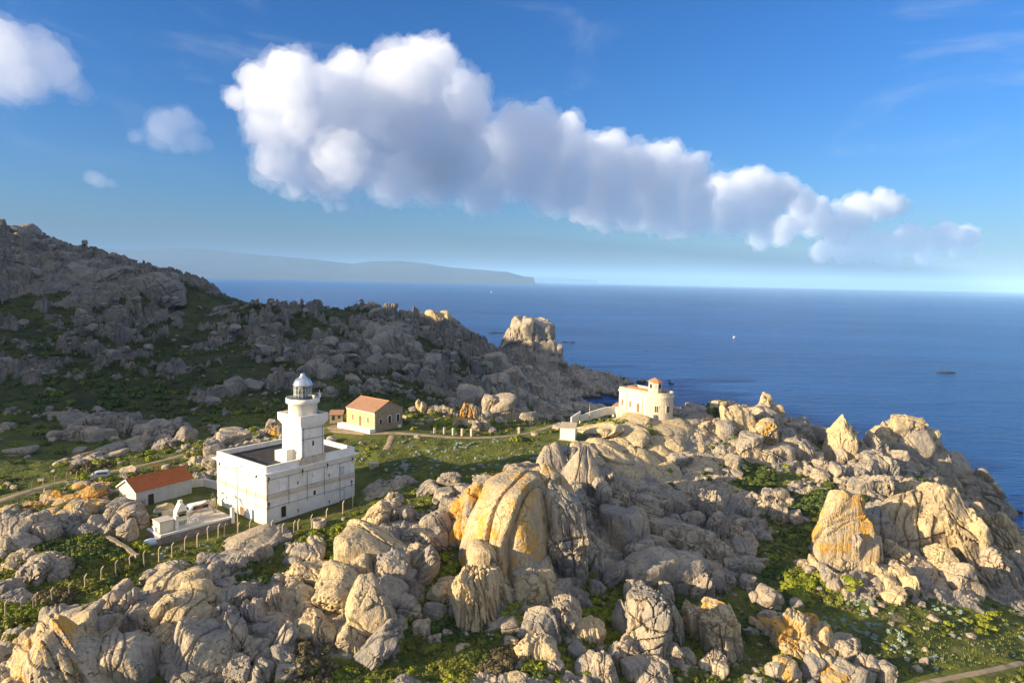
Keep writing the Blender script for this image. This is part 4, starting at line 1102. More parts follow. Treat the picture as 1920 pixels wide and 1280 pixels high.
# ------------------------------------------------------------------ the white lighthouse
LH = at_z(500, 990, 44.6)
LRZ = math.atan2(0.793, 0.61)
def lighthouse():
    t = thing("lighthouse", "big white two storey lighthouse with square tower, glass lantern and silver dome", "lighthouse", LH, LRZ)
    L, D = 20.0, 16.7
    g = -3.0
    MB().box(0, L, 0, D, g, 9.5).build("wall", WHITE, t)
    m = MB()
    for k, (o, z0, z1) in enumerate([(0.12, 9.5, 9.72), (0.32, 9.72, 9.9), (0.62, 9.9, 10.12)]): m.box(-o, L + o, -o, D + o, z0, z1)
    m.build("cornice", WHITE_TRIM, t)
    m = MB()
    for a in ((0.02, L - 0.02, 0.02, 0.45), (0.02, L - 0.02, D - 0.45, D - 0.02), (0.02, 0.45, 0.45, D - 0.45), (L - 0.45, L - 0.02, 0.45, D - 0.45)): m.box(*a, 10.12, 11.3)
    m.build("parapet", WHITE, t)
    MB().box(0.45, L - 0.45, 0.45, D - 0.45, 10.12, 10.35).build("roof", TAR, t)
    m = MB(); o = 0.07
    m.box(-o, L + o, -o, 0.0, 5.1, 5.75); m.box(-o, 0, 0, D, 5.1, 5.75); m.box(L, L + o, 0, D, 5.1, 5.75); m.box(0, L, D, D + o, 5.1, 5.75)
    m.build("string_course", BAND, t)
    # openings on the shaded long face
    win(t, 'y', 3.5, 1.2, 1.0, 2.0, DARK, CREAM)
    win(t, 'y', 16.8, 1.1, 0.9, 2.0, WHITEPAINT, IRON, 0.07)
    win(t, 'y', 10.3, 3.7, 0.55, 0.9, DARK)
    for s, z in ((6.6, 1.3), (13.7, 1.2), (6.6, 6.6), (13.7, 6.5)): win(t, 'y', s, z, 0.26, 0.62, DARK, fw=0.07)
    win(t, 'y', 3.4, 6.3, 1.2, 2.1, WHITEPAINT, WHITE_TRIM, mull=True)
    w = win(t, 'y', 10.3, 6.2, 1.1, 1.9, WHITEPAINT, WHITE_TRIM)
    MB().box(9.75, 9.95, -0.06, -0.02, 7.2, 8.05).build("gap", GREYSHUT, w)
    MB().box(9.4, 11.0, -0.16, 0, 5.98, 6.07).build("sill", RUST, w)
    win(t, 'y', 16.8, 6.1, 1.15, 1.85, GREYSHUT, WHITE_TRIM, mull=True)
    # openings on the sunlit face
    win(t, 'x', 9.0, 6.4, 0.9, 0.95, CREAM, WHITE_TRIM, mull=True)
    d = MB().box(-0.08, 0.05, 7.2, 8.5, -0.3, 2.2).build("door", WOOD, t)
    m = MB(); m.box(-0.10, 0.05, 6.95, 7.2, -0.3, 2.4); m.box(-0.10, 0.05, 8.5, 8.75, -0.3, 2.4); m.box(-0.10, 0.05, 7.2, 8.5, 2.2, 2.4); m.build("frame", GREYSHUT, d)
    # spouts, rust streaked, and the cables strung over the walls
    for s, z in ((0.5, 8.85), (7.6, 8.85), (13.3, 8.85), (19.4, 8.85), (0.5, 4.2), (19.2, 4.2)):
        o = MB().box(s - 0.10, s + 0.10, -0.22, 0, z, z + 0.42).build("spout", IRON, t)
        MB().prism([(s - 0.10, z), (s + 0.12, z), (s + 0.04, z - 0.75), (s - 0.03, z - 0.9)], 'y', -0.012, 0.01).build("rust_stain", RUST, o)
    for s in (3.0, 15.6): MB().box(-0.22, 0, s - 0.10, s + 0.10, 8.85, 9.25).build("spout", IRON, t)
    m = MB(); r = 0.035
    for z in (8.75, 6.0, 3.6): m.tube((0, -0.09, z), (L, -0.09, z), r); m.tube((-0.09, 0, z), (-0.09, D, z), r)
    for s in (0.25, 4.6, 8.6, 12.5, 16.2): m.tube((s, -0.13, 3.1), (s, -0.13, 8.8), r)
    for s in (3.2, 6.2, 13.4): m.tube((-0.13, s, 2.6), (-0.13, s, 9.0), r)
    m.build("cable", CABLE, t)
    # tower
    x0, x1, y0, y1 = 7.3, 12.4, -0.16, 5.9
    o = MB().box(x0, x1, y0, y1, 10.1, 17.6).build("tower", WHITE, t)
    MB().box(x0 - 0.3, x1 + 0.3, y0 - 0.08, 0.5, 10.13, 11.6).build("plinth", STONE_PALE, o)
    m = MB()
    for k, (e, z0, z1) in enumerate([(0.15, 17.3, 17.55), (0.30, 17.55, 17.8), (0.48, 17.8, 18.02)]): m.box(x0 - e, x1 + e, y0 - e, y1 + e, z0, z1)
    m.build("cornice", WHITE_TRIM, o)
    e = 0.60; m = MB()
    X0, X1, Y0, Y1 = x0 - e, x1 + e, y0 - e, y1 + e
    for a in ((X0, X1, Y0, Y0 + 0.28), (X0, X1, Y1 - 0.28, Y1), (X0, X0 + 0.28, Y0 + 0.28, Y1 - 0.28), (X1 - 0.28, X1, Y0 + 0.28, Y1 - 0.28)): m.box(*a, 18.02, 19.45)
    m.build("balcony_parapet", WHITE, o)
    MB().box(X0 + 0.28, X1 - 0.28, Y0 + 0.28, Y1 - 0.28, 18.02, 18.2).build("balcony_floor", TAR, o)
    win(o, ('y', y0), 9.9, 13.4, 0.42, 0.95, DARK, fw=0.12)
    m = MB()
    for z in (14.9, 16.9): m.tube((x0, y0 - 0.08, z), (x1, y0 - 0.08, z), 0.04); m.tube((x0 - 0.08, y0, z - 0.6), (x0 - 0.08, y1, z - 0.6), 0.03)
    for s in (x0 + 0.45, x1 - 0.4): m.tube((s, y0 - 0.1, 11.4), (s, y0 - 0.1, 17.2), 0.035)
    for s in (1.3, 4.7): m.tube((x0 - 0.1, s, 12.2), (x0 - 0.1, s, 17.0), 0.03)
    m.build("cable", CABLE, o)
    m = MB(); m.prism([(2.2, 10.35), (5.95, 10.35), (5.95, 12.3), (2.2, 12.9)], 'x', 5.7, x0 - 0.01); m.build("stair_box", WHITE, o)
    cx, cy = (x0 + x1) / 2, (y0 + y1) / 2
    MB().lathe([(2.68, 18.2), (2.68, 21.2), (2.85, 21.25), (3.12, 21.42), (3.12, 22.3), (2.88, 22.3), (2.88, 21.75), (0.0, 21.75)], cx, cy, 40).build("drum", WHITE, t, True).data
    la = MB().lathe([(1.82, 21.75), (1.82, 22.35), (1.62, 22.40)], cx, cy, 32).build("lantern", IRON, t, True)
    MB().lathe([(1.58, 22.3), (1.58, 24.75)], cx, cy, 32).build("glass", GLASS, la, True)
    m = MB()
    for i in range(16):
        a = 2 * math.pi * i / 16 + 0.1
        m.tube((cx + 1.64 * math.cos(a), cy + 1.64 * math.sin(a), 22.3), (cx + 1.64 * math.cos(a), cy + 1.64 * math.sin(a), 24.8), 0.055)
    for z in (23.1, 23.9):
        m.lathe([(1.60, z - 0.03), (1.67, z - 0.03), (1.67, z + 0.03), (1.60, z + 0.03)], cx, cy, 32)
    m.build("mullion", GREYSHUT, la)
    MB().lathe([(0.0, 22.4), (0.55, 22.5), (0.75, 23.0), (0.8, 23.5), (0.75, 24.0), (0.5, 24.5), (0.0, 24.6)], cx, cy, 20).build("lens", GLASS, la, True)
    do = MB().lathe([(1.72, 24.6), (1.86, 24.7), (1.86, 24.85), (1.74, 25.0), (1.62, 25.35), (1.36, 25.75), (1.0, 26.05), (0.62, 26.22), (0.62, 26.3), (0.0, 26.3)], cx, cy, 36).build("dome", METAL, t, True)
    MB().lathe([(0.62, 26.22), (0.72, 26.3), (0.62, 26.4), (0.40, 26.45), (0.42, 26.7), (0.30, 26.92), (0.0, 27.0)], cx, cy, 20).build("ventilator", METAL, do, True)
    m = MB()
    for i in range(24):
        a = 2 * math.pi * i / 24
        m.tube((cx + 3.0 * math.cos(a), cy + 3.0 * math.sin(a), 22.3), (cx + 3.0 * math.cos(a), cy + 3.0 * math.sin(a), 22.75), 0.03)
    m.lathe([(2.97, 22.72), (3.03, 22.72), (3.03, 22.78), (2.97, 22.78)], cx, cy, 32)
    m.build("railing", IRON, t)
    m = MB(); m.box(cx + 2.2, cx + 2.6, cy - 2.1, cy - 1.7, 22.3, 23.1); m.tube((cx + 2.4, cy - 1.9, 21.8), (cx + 2.4, cy - 1.9, 23.7), 0.05)
    m.build("antenna", WHITEPAINT, t)
lighthouse()

# ------------------------------------------------------------------ shed with the red roof
def gable_house(name, label, cat, P, rz, L, W, hw, hr, wall, wall2, roofm, over=0.35, base=3.0):
    """local x along the ridge, y across; the corner P is at (0, 0)"""
    t = thing(name, label, cat, P, rz)
    MB().box(0, L, 0, W, -base, hw).build("wall", wall2, t)
    m = MB(); m.prism([(0.0, hw - 0.002), (W, hw - 0.002), (W / 2, hr)], 'x', 0.0, L); m.build("gable", wall2, t)
    th = 0.16
    sl = (hr - hw) / (W / 2)
    m = MB()
    m.prism([(-over, hw - over * sl + 0.02), (W / 2, hr + 0.02), (W + over, hw - over * sl + 0.02), (W + over, hw - over * sl + th), (W / 2, hr + th + 0.03), (-over, hw - over * sl + th)], 'x', -over, L + over)
    r = m.build("roof", roofm, t)
    m = MB(); m.tube((-over, W / 2, hr + th), (L + over, W / 2, hr + th), 0.13, 8); m.build("ridge_cap", roofm, r)
    return t
def shed():
    P = at_z(256, 955, 45.2)
    rz = math.atan2(0.847, 0.534)
    L, W = 11.3, 6.0
    t = gable_house("shed", "long flaking grey shed with bright orange red tiled roof", "shed", P, rz, L, W, 3.55, 5.25, CREAM, SHADEWASH, TERRACOTTA)
    MB().box(-0.03, 0.0, 0.0, W, -3, 3.5).build("front_wall", CREAM, t)
    m = MB(); m.prism([(0.02, 3.5), (W - 0.02, 3.5), (W / 2, 5.2)], 'x', -0.03, 0.0); m.build("front_gable", CREAM, t)
    m = MB(); m.box(2.3, 3.4, -0.03, 0.05, 0.0, 2.3); m.build("door", DARK, t)
    m = MB(); m.box(-0.06, 0.0, 3.6, 4.1, 1.2, 2.3); m.build("window", DARK, t)
    m = MB(); s = 1.70 / 3.0
    for a, b in ((-0.38, 3.0), (6.38, 3.0)):
        za = 3.55 - 0.38 * s
        m.prism([(a, za - 0.10), (b, 5.25 - 0.10), (b, 5.25 + 0.17), (a, za + 0.17)], 'x', -0.42, -0.35)
    m.build("bargeboard", WHITE_TRIM, t)
shed()

# ------------------------------------------------------------------ yellow house by the track
def yellow_house():
    P = at_z(702, 804, 50.1)
    rz = math.atan2(0.61, -0.79)            # x along the sunlit long side
    L, W = 11.4, 10.0
    t = thing("house", "yellow ochre stone house with weathered pink tile roof beside the track", "house", P, rz)
    # seen from the corner: long side is the plane y = 0 facing -y after mirroring, so y runs the other way
    MB().box(0, L, -W, 0, -2.5, 4.4).build("wall", YELLOW, t)
    MB().box(-0.04, 0.0, -W, 0.0, -2.5, 4.38).build("gable_wall", STONE_BROWN, t)
    m = MB(); m.prism([(0, 4.4), (-W, 4.4), (-W / 2, 6.75)], 'x', 0.0, L); m.build("gable", STONE_BROWN, t)
    m = MB(); ov = 0.3; s = 2.35 / 5.0; th = 0.18
    m.prism([(ov, 4.4 - ov * s + 0.02), (-W / 2, 6.77), (-W - ov, 4.4 - ov * s + 0.02), (-W - ov, 4.4 - ov * s + th), (-W / 2, 6.77 + th), (ov, 4.4 - ov * s + th)], 'x', -0.15, L + 0.2)
    r = m.build("roof", OLD_TILES, t)
    m = MB(); m.tube((-0.15, -W / 2, 6.9), (L + 0.2, -W / 2, 6.9), 0.14, 8); m.build("ridge_cap", ORANGE_TILES, r)
    m = MB()
    for a, b in ((0.02, 0.35), (0.02, 0.35)): pass
    m.box(-0.10, L + 0.1, 0.0, 0.12, 4.0, 4.3); m.build("eaves_band", WHITE_TRIM, t)
    m = MB(); m.box(-0.12, 0.30, -0.30, 0.12, -2.4, 4.0); m.build("quoin", CREAM, t)
    m = MB(); m.box(-0.4, L + 1.5, 0.0, 1.9, -2.4, 0.12); m.build("terrace", WHITE_TRIM, t)
    for x in (2.5, 8.8):
        o = MB().box(x - 0.45, x + 0.45, -0.05, 0.04, 1.2, 2.75).build("window", SHUTTER, t)
        m = MB(); m.box(x - 0.6, x - 0.45, -0.05, 0.07, 1.05, 2.9); m.box(x + 0.45, x + 0.6, -0.05, 0.07, 1.05, 2.9); m.box(x - 0.45, x + 0.45, -0.05, 0.07, 2.75, 2.9); m.box(x - 0.45, x + 0.45, -0.05, 0.10, 1.05, 1.2); m.build("frame", CREAM, o)
    m = MB(); m.prism(arch_poly(5.7, 1.05, 0.12, 2.75), 'y', -0.05, 0.09); d = m.build("door", WOOD, t)
    m = MB(); m.prism(arch_poly(5.7, 1.4, 0.12, 2.92), 'y', -0.05, 0.05); m.build("frame", CREAM, d)
    for y, w, h, z, fr in ((-2.1, 0.8, 1.4, 1.0, CREAM), (-5.3, 1.0, 2.0, 0.9, WHITE_TRIM), (-8.3, 1.0, 2.0, 0.9, WHITE_TRIM)):
        m = MB(); m.prism(arch_poly(y, w, z, h), 'x', 0.05, -0.12); o = m.build("window", DARK, t)
        m = MB(); m.prism(arch_poly(y, w + 0.4, z, h + 0.2), 'x', 0.05, -0.08); m.build("frame", fr, o)
yellow_house()

# ------------------------------------------------------------------ signal house on the pavement of slabs
SIG_L = at_z(1160, 768, 53.0); SIG_R = at_z(1219, 786, 52.3)
def signal_house():
    u = SIG_R[:2] - SIG_L[:2]
    Lf = float(np.hypot(*u)); u = u / Lf
    rz = math.atan2(u[1], u[0])
    t = thing("signal_house", "cream old signal house with bowed end and small tiled lookout on its roof", "house", (SIG_L[0], SIG_L[1], 52.6), rz)
    W = 7.4; r = W / 2; H = 7.3
    bow = [(Lf + r * math.sin(math.pi * i / 16), W / 2 - r * math.cos(math.pi * i / 16)) for i in range(17)]
    poly = [(0, 0)] + bow + [(0, W)]
    def grow(e):
        b = [(Lf + (r + e) * math.sin(math.pi * i / 16), W / 2 - (r + e) * math.cos(math.pi * i / 16)) for i in range(17)]
        return [(-e, -e)] + b + [(-e, W + e)]
    m = MB(); m.prism(poly, 'z', 0.9, H - 0.85); m.build("wall", CREAM, t)
    m = MB(); m.prism(grow(0.02), 'z', -4.0, 0.9); m.build("plinth", STONE_PALE, t)
    m = MB(); m.prism(grow(0.22), 'z', H - 1.1, H - 0.85); m.prism(grow(0.12), 'z', H - 1.3, H - 1.1); m.build("cornice", CREAM, t)
    # stone face of the bow, where the render has fallen off
    b = [(Lf + (r + 0.03) * math.sin(math.pi * i / 16), W / 2 - (r + 0.03) * math.cos(math.pi * i / 16)) for i in range(17)]
    m = MB(); m.prism([(Lf - 1.8, 0.05), (Lf - 1.8, -0.03)] + b + [(Lf - 1.8, W + 0.03), (Lf - 1.8, W - 0.05)], 'z', 0.9, H - 1.3); m.build("bow_wall", STONE_PALE, t)
    m = MB(); o_, i_ = grow(0.04), grow(-0.36)
    n = len(o_)
    for a in range(n):
        c = (a + 1) % n
        m.prism([o_[a], o_[c], i_[c], i_[a]], 'z', H - 0.85, H)
    m.build("parapet", STONE_PALE, t)
    m = MB(); m.prism([(0.4, H - 0.85), (W - 0.4, H - 0.85), (W / 2, H + 0.05)], 'x', 0.4, Lf - 1.2); m.build("roof", ORANGE_TILES, t)
    for x in (Lf * 0.12, Lf * 0.375, Lf * 0.88): win(t, 'y', x, 2.0, 0.95, 1.7, SHUTTER, CREAM, 0.12)
    arched(t, 'y', Lf * 0.62, 0.95, 1.0, 2.6, WOOD, CREAM, "door")
    for a in (28, 78):
        th = math.radians(a)
        cx, cy = Lf + r * math.sin(th), W / 2 - r * math.cos(th)
        o = MB().box(-0.5, 0.5, -0.08, 0.3, 1.9, 3.7).build("window", DARK, t)
        o.location = (cx, cy, 0); o.rotation_euler = (0, 0, th)
        m = MB(); m.box(-0.62, -0.5, -0.11, 0.3, 1.75, 3.85); m.box(0.5, 0.62, -0.11, 0.3, 1.75, 3.85); m.box(-0.5, 0.5, -0.11, 0.3, 3.7, 3.85); m.box(-0.04, 0.04, -0.10, 0.0, 1.9, 3.7); m.box(-0.5, 0.5, -0.11, 0.3, 1.75, 1.9)
        m.build("frame", CREAM, o)
    for x in (Lf * 0.26, Lf * 0.76):
        m = MB(); m.tube((x, -0.10, 0.9), (x, -0.10, H - 1.1), 0.07); m.build("drainpipe", RUST, t)
    m = MB(); m.box(Lf + 0.6, Lf + 1.9, -0.9, 0.3, -3, 1.3); m.build("buttress", STONE_PALE, t)
    # lookout
    cx, cy, q = Lf - 1.9, W / 2, 1.75
    oct_ = [(cx + q * 1.08 * math.cos(math.radians(45 * i + 22.5)), cy + q * 1.08 * math.sin(math.radians(45 * i + 22.5))) for i in range(8)]
    m = MB(); m.prism(oct_, 'z', H - 0.9, H + 2.5); lo = m.build("lookout", CREAM, t)
    ap = q * 1.08 * math.cos(math.radians(22.5))
    for i in range(8):
        th = math.radians(45 * i + 45)
        o = MB().box(-0.42, 0.42, -0.06, 0.1, H + 0.75, H + 1.95).build("window", DARK, lo)
        o.location = (cx + ap * math.cos(th), cy + ap * math.sin(th), 0); o.rotation_euler = (0, 0, th + math.pi / 2)
        o.data.materials.clear(); o.data.materials.append(DARK if i % 2 else GREYSHUT)
    m = MB(); m.lathe([(2.25, H + 2.42), (2.25, H + 2.55), (1.2, H + 3.15), (0.12, H + 3.65), (0.0, H + 3.7)], cx, cy, 8, 22.5, 382.5); m.build("lookout_roof", ORANGE_TILES, lo)
signal_house()

def wall_run(name, label, pts, h, th, mat, cap=None, drop=1.2, cat="wall"):
    """a masonry wall following points (x, y, z)"""
    t = thing(name, label, cat, pts[0])
    o0 = np.array(pts[0])
    m = MB(); mc = MB()
    for a, b in zip(pts, pts[1:]):
        a = np.array(a) - o0; b = np.array(b) - o0
        d = (b - a)[:2]; d = d / np.hypot(*d); nrm = np.array([-d[1], d[0]]) * th / 2
        for mm, z0, z1, k in ((m, -drop, h, 1.0),) + (((mc, h + 0.002, h + 0.13, 1.25),) if cap else ()):
            v = [mm.bm.verts.new((*(q[:2] + s * nrm * k), q[2] + zz)) for zz in (z0, z1) for q, s in ((a, -1), (b, -1), (b, 1), (a, 1))]
            for f in ((3, 2, 1, 0), (4, 5, 6, 7), (0, 1, 5, 4), (1, 2, 6, 5), (2, 3, 7, 6), (3, 0, 4, 7)): mm.bm.faces.new([v[i] for i in f])
    m.build("masonry", mat, t)
    if cap: mc.build("coping", cap, t)
    return t
def G(px, py):
    p = hit(px, py); p[2] = float(hland(p[:1], p[1:2], False)[0]); return p

wall_run("boundary_wall", "sloping whitewashed wall climbing to the signal house", [at(1087, 786, 193), at(1110, 778, 195), at(1136, 770, 197.5), at(1160, 768, 199)], 1.15, 0.4, WHITE)
wall_run("stair_wall", "pair of short white walls flanking steps at the foot of the sloping wall", [at(1071, 788, 189), at(1088, 777, 194)], 1.0, 0.35, WHITE)
wall_run("garden_wall", "low white wall joining the red roofed shed to the lighthouse", [at_z(359, 914, 45.5), at_z(383, 912, 45.5), at_z(408, 917, 45.5)], 1.7, 0.4, WHITE)
wall_run("dry_stone_wall", "rough curving dry stone wall below the round boulder pile", [G(200, 1016), G(214, 1024), G(228, 1030), G(242, 1040), G(252, 1047), G(259, 1052)], 0.9, 0.6, DRY_STONE)
def annex():
    P = at_z(1259, 770, 52.0)
    t = thing("lean_to", "low cream lean-to half hidden behind the bowed end", "outbuilding", P, 0.5)
    m = MB(); m.prism([(0, -3), (2.2, -3), (2.2, 1.2), (0.0, 2.6)], 'y', 0.0, 3.0); m.build("wall", CREAM, t)
    m = MB(); m.prism([(-0.1, 2.62), (2.4, 1.09), (2.4, 1.2), (-0.1, 2.75)], 'y', -0.1, 3.1); m.build("roof", OLD_TILES, t)
    P = at_z(1148, 768, 52.6)
    t = thing("store", "little tile roofed store against the far end of the signal house", "outbuilding", P, -0.8)
    MB().box(0, 2.2, 0, 2.0, -2, 1.1).build("wall", CREAM, t)
    m = MB(); m.prism([(-0.1, 1.1), (2.1, 1.9), (2.1, 2.02), (-0.1, 1.22)], 'x', -0.1, 2.3); m.build("roof", OLD_TILES, t)
annex()
def hut():
    P = at_z(1049.6, 824, 50.2); Q = at_z(1077.7, 826.5, 50.1)
    d = Q - P
    L = float(np.hypot(d[0], d[1]))
    t = thing("hut", "small windowless white hut with sloping flat roof in the meadow", "hut", P, math.atan2(d[1], d[0]))
    m = MB(); m.prism([(0, -1.5), (4.2, -1.5), (4.2, 3.6), (0, 3.05)], 'x', 0, L); m.build("wall", plaster("pinkish_white_wash", (0.80, 0.74, 0.68), amt=0.25), t)
    m = MB(); m.prism([(-0.15, 3.04), (4.35, 3.62), (4.35, 3.76), (-0.15, 3.18)], 'x', -0.15, L + 0.15); m.build("roof", CONCRETE, t)
    MB().box(-0.3, L + 0.5, -0.5, 0.0, -1.2, 0.15).build("footing", SLAB, t)
hut()
def small_buildings():
    P = G(694, 879)
    t = thing("well_house", "tiny stone well house alone in the grass beside the lighthouse", "outbuilding", P, 0.35)
    MB().box(0, 1.9, 0, 1.8, -1, 1.15).build("wall", STONE_PALE, t); MB().box(-0.12, 2.02, -0.12, 1.92, 1.152, 1.32).build("roof", CONCRETE, t); MB().box(1.9, 1.93, 0.4, 1.3, 0, 0.95).build("opening", DARK, t)
    P = G(746, 801)
    t = thing("stone_block", "single squared white block beside the yellow house gable", "block", P, 0.4)
    MB().box(0, 0.9, 0, 0.7, -0.5, 0.75).build("body", WHITE_TRIM, t)
    P = at_z(618, 788, 49.3)
    t = thing("ruin", "low brown ruined cottage with sagging tile roof behind the tower", "ruin", P, 0.15)
    MB().box(0, 3.6, 0, 3.0, -2, 1.6).build("wall", STONE_BROWN, t)
    m = MB(); m.prism([(-0.3, 1.6), (3.3, 2.3), (3.3, 2.45), (-0.3, 1.75)], 'x', -0.2, 3.8); m.build("roof", OLD_TILES, t)
    MB().box(0.6, 1.4, -0.03, 0.05, 0.1, 1.3).build("door", DARK, t); MB().box(2.2, 3.0, -0.03, 0.05, 0.6, 1.3).build("window", DARK, t)
    P = G(598, 985)
    t = thing("cistern", "round rough stone cistern in the grass under the lighthouse wall", "cistern", P, 0)
    MB().lathe([(1.3, -0.8), (1.25, 1.1), (1.0, 1.15), (0.95, 0.8), (0.0, 0.8)], 0, 0, 20).build("ring", rubble_wall("cistern_stone", (0.50, 0.40, 0.29), (0.32, 0.26, 0.19), 2.0), t, True)
    P = G(287, 884)
    t = thing("info_stand", "small brown roofed stand beside the dirt track", "stand", P, 0.4)
    m = MB(); m.box(0, 0.12, 0, 0.12, 0, 1.4); m.box(1.1, 1.22, 0, 0.12, 0, 1.4); m.build("leg", WOOD, t); MB().prism([(-0.5, 1.4), (0.7, 1.4), (0.1, 1.8)], 'x', -0.2, 1.4).build("roof", RUST, t)
small_buildings()

# ------------------------------------------------------------------ pillars beside the track
def pillars():
    proto = None
    for i, (x, y) in enumerate([(815, 812), (833.5, 813.5), (850, 815), (866.7, 816.5), (884, 817.5), (973, 812)]):
        p = G(x, y)
        if proto is None:
            bm = bmesh.new(); bmesh.ops.create_cube(bm, size=1.0)
            for v in bm.verts: v.co = Vector((v.co.x * 0.62, v.co.y * 0.62, (v.co.z + 0.5) * 2.5 - 0.5))
            bmesh.ops.bevel(bm, geom=bm.edges[:], offset=0.06, segments=1, affect='EDGES')
            me = bpy.data.meshes.new("pillar"); bm.to_mesh(me); bm.free()
            proto = link("stone_pillar", me, CONCRETE); o = proto
        else:
            o = proto.copy(); COL.objects.link(o)
        o.location = p; o.rotation_euler = (0, 0, 0.3 + 0.2 * i); o.scale = (1, 1, [0.7, 0.85, 0.95, 1, 1, 0.85][i])
        tag(o, ["shortest stone pillar at the yellow house end of the row", "second stone pillar from the yellow house end of the row", "middle stone pillar of the row of five", "stone pillar second from the yellow fins in the row of five", "stone pillar of the row standing nearest the yellow fins", "lone stone pillar beside the track away from the row of five"][i], "pillar", "stone pillars along the track")
pillars()

# ------------------------------------------------------------------ terrace in front of the lighthouse
TO = at_z(301, 1006, 46.0)
def terrace():
    rz = math.atan2(0.78, 0.63)
    t = thing("terrace", "raised walled terrace of worn screed built against the lighthouse", "terrace", (TO[0], TO[1], 46.0), rz)
    poly = [(0, 0), (13.0, 0), (13.0, 9.7), (4.5, 9.7), (4.5, 5.0), (0, 5.0)]
    m = MB(); m.prism(poly, 'z', -5.0, -0.12); m.build("retaining_wall", STONE_GREY, t)
    q = [(0.3, 0.3), (13.0, 0.3), (13.0, 9.4), (4.8, 9.4), (4.8, 4.7), (0.3, 4.7)]
    m = MB(); m.prism(q, 'z', -0.12, 0.0); m.build("floor", SLAB, t)
    m = MB(); m.box(-0.05, 13.0, -0.05, 0.3, -0.118, 0.22); m.box(-0.05, 0.3, 0.3, 5.05, -0.118, 0.22); m.build("front_coping", WHITE, t)
    m = MB(); m.box(4.5, 14.5, 9.4, 9.75, -2.0, 1.0); m.build("back_wall", CREAM, t)
    m = MB(); m.prism([(-5.2, -3.6), (0.0, -3.6), (0.0, -0.15), (-0.9, -0.5)], 'y', -0.02, 0.4); m.build("wing_wall", STONE_GREY, t)
    m = MB(); m.box(12.4, 13.0, -0.3, 0.2, -1.0, 1.9); m.build("gate_post", WHITE, t)
    fr = Matrix.Translation((TO[0], TO[1], 46.0)) @ Matrix.Rotation(rz, 4, 'Z')
    def sub(name, label, cat, x, y, r=0.0, group=None):
        p = fr @ Vector((x, y, 0.0))
        return thing(name, label, cat, p, rz + r, group)
    b = sub("barbecue", "masonry barbecue oven with tapering white chimney hood on the terrace", "barbecue", 4.9, 4.8)
    m = MB(); m.box(0, 2.0, 0, 1.2, 0, 0.85); m.box(0, 0.25, 0, 1.2, 0.85, 1.75); m.box(1.75, 2.0, 0, 1.2, 0.85, 1.75); m.box(0.25, 1.75, 0.95, 1.2, 0.85, 1.75); m.build("hearth", CREAM, b)
    MB().box(0.25, 1.75, 0.05, 0.94, 0.852, 0.9).build("grate", DARK, b)
    m = MB(); m.prism([(0.0, 1.75), (2.0, 1.75), (1.25, 3.2), (0.75, 3.2)], 'y', 0.0, 1.2); m.build("hood", WHITE, b)
    MB().box(0.7, 1.3, 0.3, 0.9, 3.2, 3.7).build("chimney", WHITE, b)
    b = sub("washhouse", "low white masonry sink block with brown flat top at the terrace corner", "washhouse", 0.5, 1.4)
    MB().box(0, 2.4, 0, 2.6, 0, 1.9).build("body", CREAM, b); MB().box(-0.1, 2.5, -0.1, 2.7, 1.902, 2.02).build("slab", SLAB, b)
    MB().box(2.5, 3.0, -0.5, 0.5, 0, 2.5).build("pier", WHITE, b); MB().box(-0.3, 0.0, 1.2, 2.4, 0, 0.9).build("step", WHITE, b)
    b = sub("table", "dark outdoor table with pale green things on it before the barbecue", "table", 4.2, 3.0)
    MB().box(0, 1.7, 0, 0.9, 0.70, 0.75).build("top", plain("green_cloth", (0.25, 0.36, 0.28)), b)
    for x in (0.1, 1.6):
        for y in (0.1, 0.8): MB().box(x - 0.04, x + 0.04, y - 0.04, y + 0.04, 0, 0.698).build("leg", IRON, b)
    proto = None
    for k, (x, y, r) in enumerate([(6.3, 3.1, 0.1), (7.0, 3.2, -0.1), (7.7, 3.3, 0.2)]):
        b = sub("garden_chair", ["white garden chair standing closest to the table", "middle white garden chair of three in a line", "white garden chair farthest from the table"][k], "chair", x, y, r, "white garden chairs on the terrace")
        if proto is None:
            s = MB().box(-0.24, 0.24, -0.24, 0.24, 0.42, 0.46).build("seat", WHITEPAINT, b)
            k_ = MB().box(-0.24, 0.24, 0.20, 0.25, 0.46, 0.95).build("backrest", WHITEPAINT, b)
            l = [MB().box(a - 0.03, a + 0.03, c - 0.03, c + 0.03, 0, 0.42).build("leg", WHITEPAINT, b) for a in (-0.2, 0.2) for c in (-0.2, 0.2)]
            proto = [s, k_] + l
        else:
            for o in proto:
                c = o.copy(); COL.objects.link(c); c.parent = b
    # collapsed lattice mast lying across the floor
    b = sub("lattice_mast", "rusty lattice mast lying propped across the terrace", "mast", 7.0, 5.2, 0.12)
    m = MB()
    A, B = Vector((0, 0, 0.15)), Vector((5.4, 1.8, 1.5))
    offs = [Vector((0, 0.18, 0)), Vector((0, -0.18, 0)), Vector((0, 0, 0.32))]
    for o in offs: m.tube(A + o, B + o, 0.035)
    n = 11
    for i in range(n):
        p, q = A.lerp(B, i / n), A.lerp(B, (i + 1) / n)
        for k in range(3): m.tube(p + offs[k], q + offs[(k + 1) % 3], 0.025)
    m.build("lattice", RUST, b)
    m = MB(); m.tube((3.6, 1.3, 1.0), (2.4, -0.4, 0.0), 0.04); m.tube((5.2, 1.75, 1.5), (5.9, 0.9, 0.0), 0.04); m.tube((5.3, 1.8, 1.5), (5.2, 3.0, 0.0), 0.04); m.build("strut", RUST, b)
    # vehicles and boats
    return fr, rz
TF, TRZ = terrace()

